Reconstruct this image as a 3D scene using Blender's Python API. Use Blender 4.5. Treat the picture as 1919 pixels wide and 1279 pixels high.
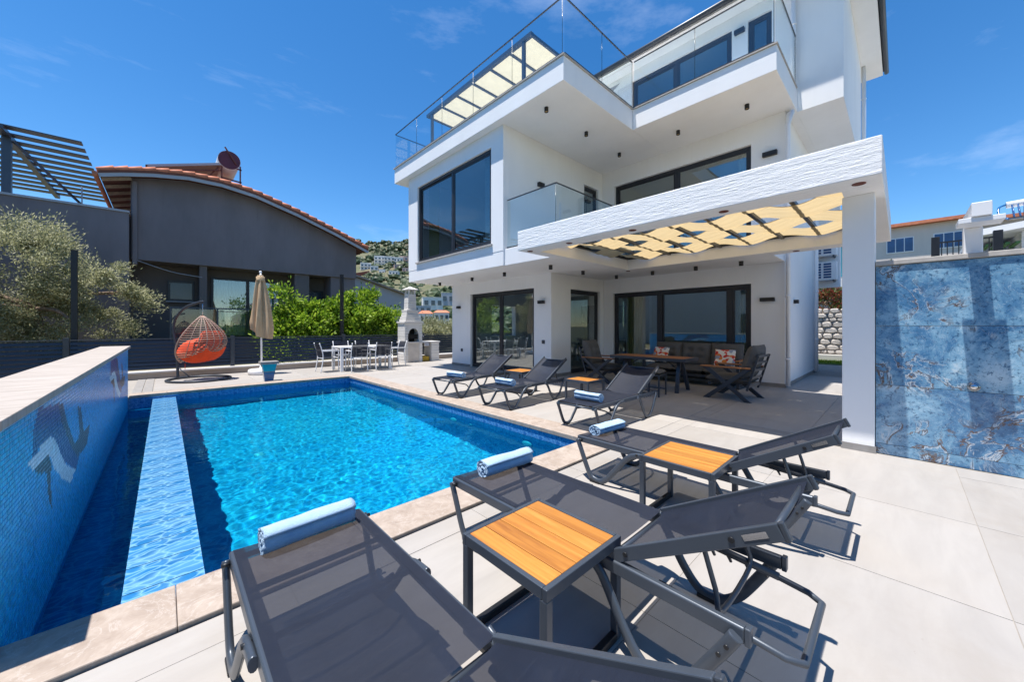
import bpy, bmesh, math, random
from mathutils import Vector, Matrix, noise
random.seed(7)
for o in list(bpy.data.objects): bpy.data.objects.remove(o)
SC = bpy.context.scene
COL = SC.collection
R = math.radians

# ------------------------------------------------------------------ camera, sky, sun, exposure
cam = bpy.data.cameras.new('Camera'); camo = bpy.data.objects.new('Camera', cam); COL.objects.link(camo)
camo.location = (0, 0, 1.38); camo.rotation_euler = (R(90), 0, -math.atan2(652, 690))
cam.sensor_width = 36; cam.lens = 690/1919*36; cam.shift_y = -27.5/1919
cam.clip_start = .05; cam.clip_end = 5000
SC.camera = camo
SUN = Vector((-.235, .06, 1)).normalized()
elev = math.asin(SUN.z); azim = math.atan2(SUN.x, SUN.y)
w = bpy.data.worlds.new('World'); SC.world = w; w.use_nodes = True
nt = w.node_tree; nt.nodes.clear()
sky = nt.nodes.new('ShaderNodeTexSky'); sky.sky_type = 'NISHITA'; sky.sun_disc = False
sky.sun_elevation = elev; sky.sun_rotation = azim; sky.air_density = 1.0; sky.dust_density = .05; sky.ozone_density = 3.0
sky.altitude = 700
hs = nt.nodes.new('ShaderNodeHueSaturation'); hs.inputs['Saturation'].default_value = 1.3; hs.inputs['Value'].default_value = 1.0
# thin cirrus, laid out by direction over the whole sky
tc = nt.nodes.new('ShaderNodeTexCoord'); mp = nt.nodes.new('ShaderNodeMapping'); mp.inputs['Scale'].default_value = (1.2, 2.2, 6)
mp.inputs['Location'].default_value = (.35, .1, .0)
nz = nt.nodes.new('ShaderNodeTexNoise'); nz.inputs['Scale'].default_value = 1.6; nz.inputs['Detail'].default_value = 8; nz.inputs['Roughness'].default_value = .62
cr = nt.nodes.new('ShaderNodeValToRGB'); cr.color_ramp.elements[0].position = .57; cr.color_ramp.elements[1].position = .95
cr.color_ramp.elements[1].color = (.27, .27, .27, 1)
mx = nt.nodes.new('ShaderNodeMixRGB'); mx.inputs[2].default_value = (8, 8.6, 9.5, 1)
bg = nt.nodes.new('ShaderNodeBackground'); bg.inputs['Strength'].default_value = .122
wo = nt.nodes.new('ShaderNodeOutputWorld')
L = nt.links.new
L(sky.outputs[0], hs.inputs['Color']); L(tc.outputs['Generated'], mp.inputs[0]); L(mp.outputs[0], nz.inputs['Vector'])
L(nz.outputs['Fac'], cr.inputs[0]); L(cr.outputs[0], mx.inputs[0]); L(hs.outputs[0], mx.inputs[1])
L(mx.outputs[0], bg.inputs[0]); L(bg.outputs[0], wo.inputs[0])
sl = bpy.data.lights.new('Sun', 'SUN'); sl.energy = 5.0; sl.angle = R(.55); sl.color = (1, .955, .89)
sl.cycles.is_caustics_light = True
so = bpy.data.objects.new('Sun', sl); COL.objects.link(so); so.rotation_euler = (-SUN).to_track_quat('-Z', 'Y').to_euler()
SC.view_settings.view_transform = 'Standard'; SC.view_settings.look = 'None'
SC.view_settings.exposure = .7; SC.view_settings.gamma = 1
SC.render.engine = 'CYCLES'
cy = SC.cycles
cy.use_denoising = True
try: cy.denoiser = 'OPENIMAGEDENOISE'
except Exception: pass
cy.max_bounces = 8; cy.transparent_max_bounces = 16; cy.diffuse_bounces = 4; cy.glossy_bounces = 4
cy.caustics_reflective = False; cy.caustics_refractive = True
cy.sample_clamp_indirect = 6

# ------------------------------------------------------------------ material helpers
def lin(r, g, b):
    f = lambda c: (c/255/12.92) if c/255 <= .04045 else ((c/255+.055)/1.055)**2.4
    return (f(r), f(g), f(b), 1)
class Mat:
    def __init__(s, name):
        s.m = bpy.data.materials.new(name); s.m.use_nodes = True; s.t = s.m.node_tree
        s.b = s.t.nodes['Principled BSDF']; s.out = s.t.nodes['Material Output']
    def n(s, typ, **kw):
        nd = s.t.nodes.new('ShaderNode'+typ)
        for k, v in kw.items():
            if k in nd.inputs.keys(): nd.inputs[k].default_value = v
            else: setattr(nd, k, v)
        return nd
    def l(s, a, b): s.t.links.new(a, b)
    def set(s, **kw):
        for k, v in kw.items(): s.b.inputs[k.replace('_', ' ')].default_value = v
        return s
    def coords(s, scale=(1, 1, 1), out='Object', rot=(0, 0, 0), rnd=False):
        tc = s.n('TexCoord'); mp = s.n('Mapping'); mp.inputs['Scale'].default_value = scale; mp.inputs['Rotation'].default_value = rot
        s.l(tc.outputs[out], mp.inputs[0])
        if rnd:
            oi = s.n('ObjectInfo'); vm = s.n('VectorMath', operation='SCALE'); vm.inputs['Scale'].default_value = 37
            cb = s.n('CombineXYZ'); s.l(oi.outputs['Random'], cb.inputs[0]); s.l(oi.outputs['Random'], cb.inputs[1]); s.l(oi.outputs['Random'], cb.inputs[2])
            s.l(cb.outputs[0], vm.inputs[0]); s.l(vm.outputs[0], mp.inputs['Location'])
        return mp.outputs[0]
    def noise(s, vec, scale, detail=4, rough=.55, dist=0):
        nd = s.n('TexNoise', Scale=scale, Detail=detail, Roughness=rough, Distortion=dist); s.l(vec, nd.inputs['Vector']); return nd.outputs['Fac']
    def ramp(s, fac, stops):
        nd = s.n('ValToRGB'); e = nd.color_ramp.elements
        while len(e) < len(stops): e.new(.5)
        for i, (p, c) in enumerate(stops): e[i].position = p; e[i].color = c if len(c) == 4 else (*c, 1)
        s.l(fac, nd.inputs[0]); return nd.outputs[0]
    def mix(s, fac, a, b, mode='MIX'):
        nd = s.n('MixRGB', blend_type=mode)
        for i, v in enumerate((fac, a, b)):
            if hasattr(v, 'is_linked') or hasattr(v, 'links'): s.l(v, nd.inputs[i])
            else: nd.inputs[i].default_value = v
        return nd.outputs[0]
    def math(s, op, a, b=0.):
        nd = s.n('Math', operation=op)
        for i, v in enumerate((a, b)):
            if hasattr(v, 'links'): s.l(v, nd.inputs[i])
            else: nd.inputs[i].default_value = v
        return nd.outputs[0]
    def bump(s, h, strength=.3, dist=.01):
        nd = s.n('Bump', Strength=strength, Distance=dist); s.l(h, nd.inputs['Height']); s.l(nd.outputs[0], s.b.inputs['Normal']); return nd.outputs[0]
    def col(s, c): s.l(c, s.b.inputs['Base Color']); return s

def simple(name, c, rough=.6, metal=0., var=.12, vscale=4., bump=.0, bscale=120, spec=.5, rnd=False, out='Object'):
    m = Mat(name); m.set(Roughness=rough, Metallic=metal); m.b.inputs['Specular IOR Level'].default_value = spec
    v = m.coords(out=out, rnd=rnd); f = m.noise(v, vscale, 6)
    lo = tuple(x*(1-var) for x in c[:3]); hi = tuple(min(1, x*(1+var)) for x in c[:3])
    m.col(m.ramp(f, [(.3, lo), (.7, hi)]))
    if bump: m.bump(m.noise(v, bscale, 3), bump, .004)
    return m.m

def plaster(name, c, strength=.35, scale=60, dist=.004, stretch=(1, 1, 1), stain=.06):
    m = Mat(name); m.set(Roughness=.85); m.b.inputs['Specular IOR Level'].default_value = .25
    v = m.coords(scale=stretch)
    f = m.noise(v, scale, 5, .65); f2 = m.noise(m.coords(scale=(.7, .7, .25)), 1.3, 6, .6)
    lo = tuple(x*(1-stain) for x in c[:3])
    cc = m.ramp(f2, [(.35, lo), (.65, c[:3])])
    f3 = m.noise(m.coords(scale=(5, 5, .35)), 1.6, 6, .65); cc = m.mix(m.ramp(f3, [(.58, (0, 0, 0)), (.78, (.5, .5, .5))]), cc, tuple(x*(1-1.6*stain) for x in c[:3])+(1,))
    m.col(cc); m.bump(f, strength, dist)
    return m.m

MT = {}
MT['white'] = plaster('white_plaster', (.865, .86, .855), .25, 90)
MT['fascia'] = plaster('rough_white_render', (.86, .855, .85), .8, 16, .016, (1, .35, 2.6), .03)
MT['inner'] = plaster('interior_paint', (.72, .69, .64), .05, 60)
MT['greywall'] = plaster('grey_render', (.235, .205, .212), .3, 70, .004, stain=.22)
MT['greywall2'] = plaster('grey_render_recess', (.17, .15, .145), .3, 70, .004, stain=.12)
MT['lightgrey'] = plaster('light_grey_render', (.42, .43, .46), .3, 70)
MT['frame'] = simple('anthracite_frame', (.022, .024, .03), .42, .0, .1)
MT['metal'] = simple('anthracite_metal', (.062, .076, .098), .36, .3, .10, 3, .04, 300)
MT['metal2'] = simple('charcoal_powder_coat', (.042, .05, .064), .42, .2, .1, 3, .05, 400)
MT['darkmetal'] = simple('black_metal', (.014, .015, .018), .45, .2, .15)
MT['lampblack'] = simple('lamp_black', (.012, .012, .013), .5, 0, .2)
MT['steel'] = simple('steel', (.6, .6, .62), .22, 1., .08)
MT['whitepaint'] = simple('white_paint', (.78, .78, .79), .4, 0, .04)
MT['pipe'] = simple('pipe_paint', (.80, .80, .82), .45, 0, .03)
MT['stone_sill'] = simple('sill_stone', (.42, .39, .36), .6, 0, .15, 12)
MT['plinth'] = simple('plinth_stone', (.27, .255, .24), .6, 0, .15, 9)
MT['kerbstone'] = plaster('kerb_stone', (.40, .33, .27), .6, 30, .01, (1, 1, 1), .35)
MT['capstone'] = plaster('kerb_cap', (.66, .63, .60), .3, 40, .004)
MT['rust'] = simple('rust_red', (.16, .05, .035), .6, .2, .3)
MT['maroon'] = simple('maroon_paint', (.10, .012, .025), .4, 0, .1)
MT['orange'] = simple('orange_fabric', (.74, .062, .008), .85, 0, .12, 6, .25, 220)
MT['rattan'] = simple('rattan', (.33, .215, .165), .55, 0, .18, 20)
MT['beige'] = simple('beige_canvas', (.52, .36, .21), .9, 0, .10, 4, .12, 300)
MT['sofa'] = simple('grey_cushion', (.085, .082, .078), .95, 0, .12, 6, .25, 260)
MT['sofa2'] = simple('grey_cushion_back', (.10, .098, .096), .95, 0, .12, 6, .25, 260)
MT['concrete'] = plaster('concrete', (.55, .53, .50), .3, 50)
MT['roofdark'] = simple('dark_roof', (.04, .042, .048), .6)
MT['soil'] = simple('soil', (.15, .11, .07), .95, 0, .3, 8, .5, 30)
MT['grass'] = simple('grass_blades', (.10, .17, .03), .8, 0, .4, 8)
MT['plasticwhite'] = simple('white_plastic', (.75, .76, .78), .35, 0, .03)
MT['gold'] = simple('warm_lamp_inside', (.7, .45, .15), .3, .6, .05)
MT['tealpaint'] = simple('teal_panel', (.04, .20, .26), .4, 0, .1)
MT['fridge'] = simple('cabinet', (.10, .105, .10), .5)

def glassmat(name, tint, base=.06, gain=1.4, rough=.0):
    m = Mat(name); m.t.nodes.remove(m.b)
    tr = m.n('BsdfTransparent'); tr.inputs[0].default_value = (*tint, 1)
    gl = m.n('BsdfGlossy', Roughness=rough); gl.inputs[0].default_value = (1, 1, 1, 1)
    fr = m.n('Fresnel', IOR=1.5); g = m.n('NewGeometry'); io = m.math('MULTIPLY_ADD', g.outputs['Backfacing'], 1/1.5-1.5); io.node.inputs[2].default_value = 1.5; m.l(io, fr.inputs['IOR']); f = m.math('MULTIPLY_ADD', fr.outputs[0], gain); f.node.inputs[2].default_value = base; f.node.use_clamp = True
    mxs = m.n('MixShader'); m.l(f, mxs.inputs[0]); m.l(tr.outputs[0], mxs.inputs[1]); m.l(gl.outputs[0], mxs.inputs[2]); m.l(mxs.outputs[0], m.out.inputs[0])
    return m.m
MT['glass'] = glassmat('window_glass', (.80, .87, .86), .10, 1.3)
MT['glass_up'] = glassmat('tinted_window_glass', (.66, .76, .80), .05, 1.25)
MT['rail_glass'] = glassmat('railing_glass', (.90, .95, .965), .015, .7)
MT['edge_glass'] = simple('glass_edge', (.02, .05, .06), .2)

# wood for the small tables: slats with long grain
def woodmat(name, c1, c2, c3, axis=0, rough=.45):
    m = Mat(name); m.set(Roughness=rough)
    sc = [22, 22, 22]; sc[axis] = 1.2
    v = m.coords(scale=tuple(sc), rnd=True); f = m.noise(v, 1.6, 8, .6, .6)
    oi = m.n('ObjectInfo'); base = m.ramp(f, [(.25, c1), (.5, c2), (.75, c3)])
    hv = m.n('HueSaturation'); m.l(base, hv.inputs['Color'])
    vv = m.math('MULTIPLY_ADD', oi.outputs['Random'], .35); vv.node.inputs[2].default_value = .82; m.l(vv, hv.inputs['Value'])
    m.col(hv.outputs[0]); m.bump(f, .15, .002); return m.m
MT['teak'] = woodmat('teak_slat', (.27, .09, .016), (.44, .175, .03), (.52, .245, .055), 1)
MT['teak2'] = woodmat('teak_dark', (.22, .08, .03), (.33, .135, .05), (.40, .18, .07), 1)

# tiles, deck
def tilemat(name, base, dark, vein):
    m = Mat(name); m.set(Roughness=.55); m.b.inputs['Specular IOR Level'].default_value = .35
    v = m.coords(scale=(1, 5, 1), rnd=True); f = m.noise(v, 1.5, 8, .62, .4)
    v2 = m.coords(rnd=True); f2 = m.noise(v2, 1.1, 5, .6); f3 = m.noise(v2, 90, 3)
    c = m.ramp(f, [(.25, dark), (.6, base)]); c = m.mix(m.ramp(f2, [(.45, (0, 0, 0)), (.75, (.5, .5, .5))]), c, vein)
    vw = m.coords(out='Generated'); wv = m.n('NewGeometry'); st = m.n('TexNoise', Scale=.7, Detail=7, Roughness=.7); m.l(wv.outputs['Position'], st.inputs['Vector'])
    c = m.mix(m.ramp(st.outputs['Fac'], [(.54, (0, 0, 0)), (.72, (.38, .38, .38))]), c, (.26, .225, .185, 1))
    sp = m.n('TexNoise', Scale=9, Detail=5, Roughness=.8); m.l(wv.outputs['Position'], sp.inputs['Vector'])
    c = m.mix(m.ramp(sp.outputs['Fac'], [(.66, (0, 0, 0)), (.74, (.35, .35, .35))]), c, (.22, .19, .16, 1))
    oi = m.n('ObjectInfo'); hv = m.n('HueSaturation'); m.l(c, hv.inputs['Color']); vv = m.math('MULTIPLY_ADD', oi.outputs['Random'], .13); vv.node.inputs[2].default_value = .955; m.l(vv, hv.inputs['Value']); c = hv.outputs[0]
    m.col(c); m.bump(f3, .08, .002); return m.m
MT['tile'] = tilemat('porcelain_tile', (.352, .330, .308), (.305, .285, .266), (.33, .295, .26, 1))
MT['grout'] = simple('grout', (.30, .275, .245), .9)
def travertine():
    m = Mat('travertine'); m.set(Roughness=.62); m.b.inputs['Specular IOR Level'].default_value = .3
    v = m.coords(scale=(1, 1, 1), rnd=True); f = m.noise(v, 9, 9, .68, .6); f2 = m.noise(v, 3.6, 7, .65, 1.2); f3 = m.noise(v, 40, 5, .7)
    c = m.ramp(f, [(.25, (.25, .195, .155)), (.5, (.35, .285, .235)), (.72, (.43, .365, .31))])
    c = m.mix(m.ramp(f2, [(.485, (0, 0, 0)), (.50, (.4, .4, .4)), (.515, (0, 0, 0))]), c, (.52, .47, .43, 1))
    c = m.mix(m.ramp(f3, [(.62, (0, 0, 0)), (.75, (.6, .6, .6))]), c, (.5, .46, .42, 1))
    m.col(c); m.bump(f3, .2, .003); return m.m
MT['travertine'] = travertine()
def captravertine():
    m = Mat('wall_cap_travertine'); m.set(Roughness=.62)
    v = m.coords(scale=(2, 14, 2), rnd=True); f = m.noise(v, 1.5, 8, .65, .3)
    m.col(m.ramp(f, [(.3, (.30, .255, .215)), (.55, (.41, .36, .315)), (.75, (.49, .44, .395))])); m.bump(f, .15, .003); return m.m
MT['cap_trav'] = captravertine()

# printed pool tile: a blue water print, doubling as painted caustics on the pool floor
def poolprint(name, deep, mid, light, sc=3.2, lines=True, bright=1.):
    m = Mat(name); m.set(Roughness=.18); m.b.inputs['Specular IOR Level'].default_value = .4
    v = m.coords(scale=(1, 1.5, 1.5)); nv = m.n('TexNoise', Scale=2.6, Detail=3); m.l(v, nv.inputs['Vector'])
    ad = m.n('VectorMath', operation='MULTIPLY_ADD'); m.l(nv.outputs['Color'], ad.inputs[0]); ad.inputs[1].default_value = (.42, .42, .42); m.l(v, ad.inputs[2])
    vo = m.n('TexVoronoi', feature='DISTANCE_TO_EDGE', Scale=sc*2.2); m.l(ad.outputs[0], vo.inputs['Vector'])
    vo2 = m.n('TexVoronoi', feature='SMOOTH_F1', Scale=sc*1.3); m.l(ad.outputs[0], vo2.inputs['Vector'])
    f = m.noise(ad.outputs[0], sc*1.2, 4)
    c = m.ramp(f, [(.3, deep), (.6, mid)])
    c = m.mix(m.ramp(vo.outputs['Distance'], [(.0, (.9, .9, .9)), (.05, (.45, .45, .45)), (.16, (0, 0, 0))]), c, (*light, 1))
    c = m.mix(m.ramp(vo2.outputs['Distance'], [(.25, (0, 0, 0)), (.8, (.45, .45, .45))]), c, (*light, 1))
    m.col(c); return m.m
MT['ledge'] = poolprint('ledge_printed_tile', (.012, .105, .28), (.026, .175, .40), (.19, .40, .57), 4.6)
MT['pooltile'] = poolprint('pool_caustic_print_tile', (.03, .25, .47), (.055, .38, .59), (.32, .68, .80), 4.0)  # floor tile print; its pale net also paints in the look of caustics
MT['poolwall'] = poolprint('pool_wall_tile', (.018, .10, .32), (.03, .17, .44), (.14, .36, .64), 5)
MT['poolgrout'] = simple('pool_grout', (.20, .36, .55), .8)

def watermat():
    m = Mat('water'); m.t.nodes.remove(m.b)
    g = m.n('BsdfGlass', IOR=1.33, Roughness=0.); g.inputs[0].default_value = (.17, .83, .95, 1)
    m.l(g.outputs[0], m.out.inputs[0]); return m.m
MT['water'] = watermat()

# mosaic: colour per tile from an attribute
def mosaicmat():
    m = Mat('mosaic_glass_tile'); m.set(Roughness=.28); at = m.n('Attribute', attribute_name='tc'); m.col(at.outputs['Color']); return m.m
MT['mosaic'] = mosaicmat()
def mosaicobj():
    m = Mat('mosaic_single_tile'); m.set(Roughness=.28); oi = m.n('ObjectInfo'); m.col(oi.outputs['Color']); return m.m
MT['mosaic1'] = mosaicobj()
MT['mosaicgrout'] = simple('mosaic_grout', (.62, .86, .95), .8, 0, .1)

def bluemarble():
    m = Mat('blue_marble'); m.set(Roughness=.07); m.b.inputs['Specular IOR Level'].default_value = .5
    v = m.coords(rnd=True); f = m.noise(v, 1.7, 14, .68, .9); f2 = m.noise(v, 2.3, 12, .62, 1.5); f3 = m.noise(v, 30, 8, .8); f4 = m.noise(v, 1.3, 3, .5, .6); f5 = m.noise(v, 4.2, 13, .66, 2.2)
    c = m.ramp(f, [(.34, (.030, .105, .22)), (.44, (.075, .20, .36)), (.51, (.15, .31, .46)), (.58, (.25, .43, .57)), (.68, (.46, .60, .69))])
    c = m.mix(m.ramp(f3, [(.40, (.85, .85, .85)), (.47, (0, 0, 0))]), c, (.03, .09, .18, 1))
    c = m.mix(m.ramp(f3, [(.57, (0, 0, 0)), (.66, (.5, .5, .5))]), c, (.40, .55, .66, 1))
    mask = m.ramp(f4, [(.46, (0, 0, 0)), (.54, (1, 1, 1))])
    veins = m.ramp(f2, [(.474, (0, 0, 0)), (.488, (1, 1, 1)), (.506, (1, 1, 1)), (.512, (0, 0, 0))])
    brk = m.ramp(f3, [(.40, (0, 0, 0)), (.50, (1, 1, 1))])
    c = m.mix(m.mix(1., m.mix(1., veins, mask, 'MULTIPLY'), brk, 'MULTIPLY'), c, (.12, .07, .045, 1))
    v2 = m.ramp(f2, [(.512, (0, 0, 0)), (.522, (.8, .8, .8)), (.54, (0, 0, 0))]); c = m.mix(m.mix(1., v2, mask, 'MULTIPLY'), c, (.66, .67, .66, 1))
    v3 = m.ramp(f5, [(.493, (0, 0, 0)), (.5, (.5, .5, .5)), (.507, (0, 0, 0))]); c = m.mix(v3, c, (.60, .68, .72, 1))
    m.col(c); return m.m
MT['marble'] = bluemarble()

def slingmat(name, c, alpha):
    m = Mat(name); m.set(Roughness=.62); m.b.inputs['Specular IOR Level'].default_value = .3
    v = m.coords(); f = m.noise(v, 5, 6); m.col(m.ramp(f, [(.3, tuple(x*.88 for x in c)), (.7, tuple(x*1.12 for x in c))]))
    wv = m.n('TexChecker', Scale=700); m.l(v, wv.inputs['Vector']); wr = m.noise(m.coords(scale=(1.2, 3.5, 1), rnd=True), 3.5, 4, .5, .5); hh = m.math('MULTIPLY_ADD', wv.outputs['Fac'], .05); m.l(wr, hh.node.inputs[2]); m.bump(hh, .6, .012)
    tr = m.n('BsdfTransparent'); ms = m.n('MixShader'); ms.inputs[0].default_value = alpha
    m.l(tr.outputs[0], ms.inputs[1]); m.l(m.b.outputs[0], ms.inputs[2]); m.l(ms.outputs[0], m.out.inputs[0]); return m.m
MT['sling'] = slingmat('sling_mesh', (.012, .0165, .031), .89)

def clothmat(name, c, trans=.45, fold=(1, 1, 1), scale=8):
    m = Mat(name); m.set(Roughness=.9); m.b.inputs['Specular IOR Level'].default_value = .1
    v = m.coords(scale=fold); f = m.noise(v, scale, 5); cc = m.ramp(f, [(.3, tuple(x*.9 for x in c)), (.7, c)]); m.col(cc)
    bn = m.bump(f, .5, .02)
    tl = m.n('BsdfTranslucent'); m.l(cc, tl.inputs[0]); m.l(bn, tl.inputs['Normal'])
    ms = m.n('MixShader'); ms.inputs[0].default_value = trans; m.l(m.b.outputs[0], ms.inputs[1]); m.l(tl.outputs[0], ms.inputs[2]); m.l(ms.outputs[0], m.out.inputs[0]); return m.m
MT['shade'] = clothmat('shade_cloth', (.70, .54, .30), .48, (10, .7, 1), 3)
MT['shade2'] = clothmat('terrace_cloth', (.74, .62, .42), .55, (1, 1, 1), 5)
MT['curtain'] = clothmat('sheer_curtain', (.75, .80, .78), .4)
MT['curtain_olive'] = clothmat('olive_curtain', (.34, .33, .12), .3)

def towelmat():
    m = Mat('towel'); m.set(Roughness=.95); m.b.inputs['Specular IOR Level'].default_value = .1
    v = m.coords(); f = m.noise(v, 260, 4, .7); f2 = m.noise(v, 14, 4)
    m.col(m.ramp(f2, [(.3, (.34, .49, .68)), (.7, (.43, .58, .73))])); m.bump(f, .9, .007); return m.m
MT['towel'] = towelmat()
def cushionprint():
    m = Mat('floral_print'); m.set(Roughness=.9)
    v = m.coords(); vo = m.n('TexVoronoi', Scale=13); m.l(v, vo.inputs['Vector'])
    sx = m.n('SeparateXYZ'); m.l(vo.outputs['Color'], sx.inputs[0])
    pal = m.ramp(sx.outputs[0], [(.0, (.60, .05, .03)), (.3, (.72, .22, .04)), (.5, (.75, .70, .62)), (.75, (.30, .33, .42)), (1, (.75, .70, .62))]); pal.node.color_ramp.interpolation = 'CONSTANT'
    m.col(m.mix(m.ramp(vo.outputs['Distance'], [(.62, (0, 0, 0)), (.7, (1, 1, 1))]), pal, (.76, .70, .62, 1))); return m.m
MT['floral'] = cushionprint()
def leafmat(name, cols, trans=.35):
    m = Mat(name); m.set(Roughness=.5); m.b.inputs['Specular IOR Level'].default_value = .35
    g = m.n('NewGeometry'); c = m.ramp(g.outputs['Random Per Island'], [(i/(len(cols)-1), k) for i, k in enumerate(cols)]); m.col(c)
    tl = m.n('BsdfTranslucent'); m.l(c, tl.inputs[0]); ms = m.n('MixShader'); ms.inputs[0].default_value = trans
    m.l(m.b.outputs[0], ms.inputs[1]); m.l(tl.outputs[0], ms.inputs[2]); m.l(ms.outputs[0], m.out.inputs[0]); return m.m
MT['olive'] = leafmat('olive_leaves', [(.17, .18, .09), (.30, .31, .16), (.43, .43, .25), (.52, .51, .36)], .5)
MT['lime'] = leafmat('bright_leaves', [(.04, .095, .008), (.13, .25, .014), (.22, .36, .022), (.34, .47, .04), (.40, .52, .07)], .45)
MT['shrub'] = leafmat('shrub_leaves', [(.04, .085, .015), (.07, .13, .02), (.12, .19, .035)], .3)
MT['redshrub'] = leafmat('red_leaves', [(.05, .10, .02), (.09, .15, .03), (.25, .03, .02), (.30, .06, .05)], .3)
MT['scrub'] = leafmat('scrub_leaves', [(.030, .050, .018), (.050, .075, .026), (.085, .105, .045)], .15)
MT['bark'] = simple('bark', (.20, .14, .10), .9, 0, .3, 12, .6, 30)
MT['rooftile'] = simple('clay_tile', (.52, .17, .085), .7, 0, .25, 5, .3, 60, rnd=True)
MT['rafter'] = simple('rafter_wood', (.50, .40, .30), .7, 0, .2, 10)
MT['rooflining'] = simple('roof_lining', (.16, .055, .035), .8)
def facadewall(name, c): return plaster(name, c, .1, 6, .01, stain=.1)
MT['hwhite'] = facadewall('far_white_wall', (.72, .70, .68)); MT['hpink'] = facadewall('far_pink_wall', (.52, .38, .34)); MT['hbeige'] = facadewall('far_beige_wall', (.66, .58, .52))
MT['hglass'] = simple('far_window_glass', (.05, .075, .10), .12, 0, .3, 1)
MT['blueglass'] = simple('blue_window_glass', (.03, .08, .20), .1, 0, .3, 1)
MT['stonewall'] = plaster('pale_rubble_stone', (.62, .57, .52), .7, 14, .02, stain=.3)
MT['tealglaze'] = simple('turquoise_glaze', (.012, .32, .46), .15, 0, .12, 8)
MT['blueglaze'] = simple('blue_glaze', (.02, .12, .30), .15, 0, .12, 8)

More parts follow.
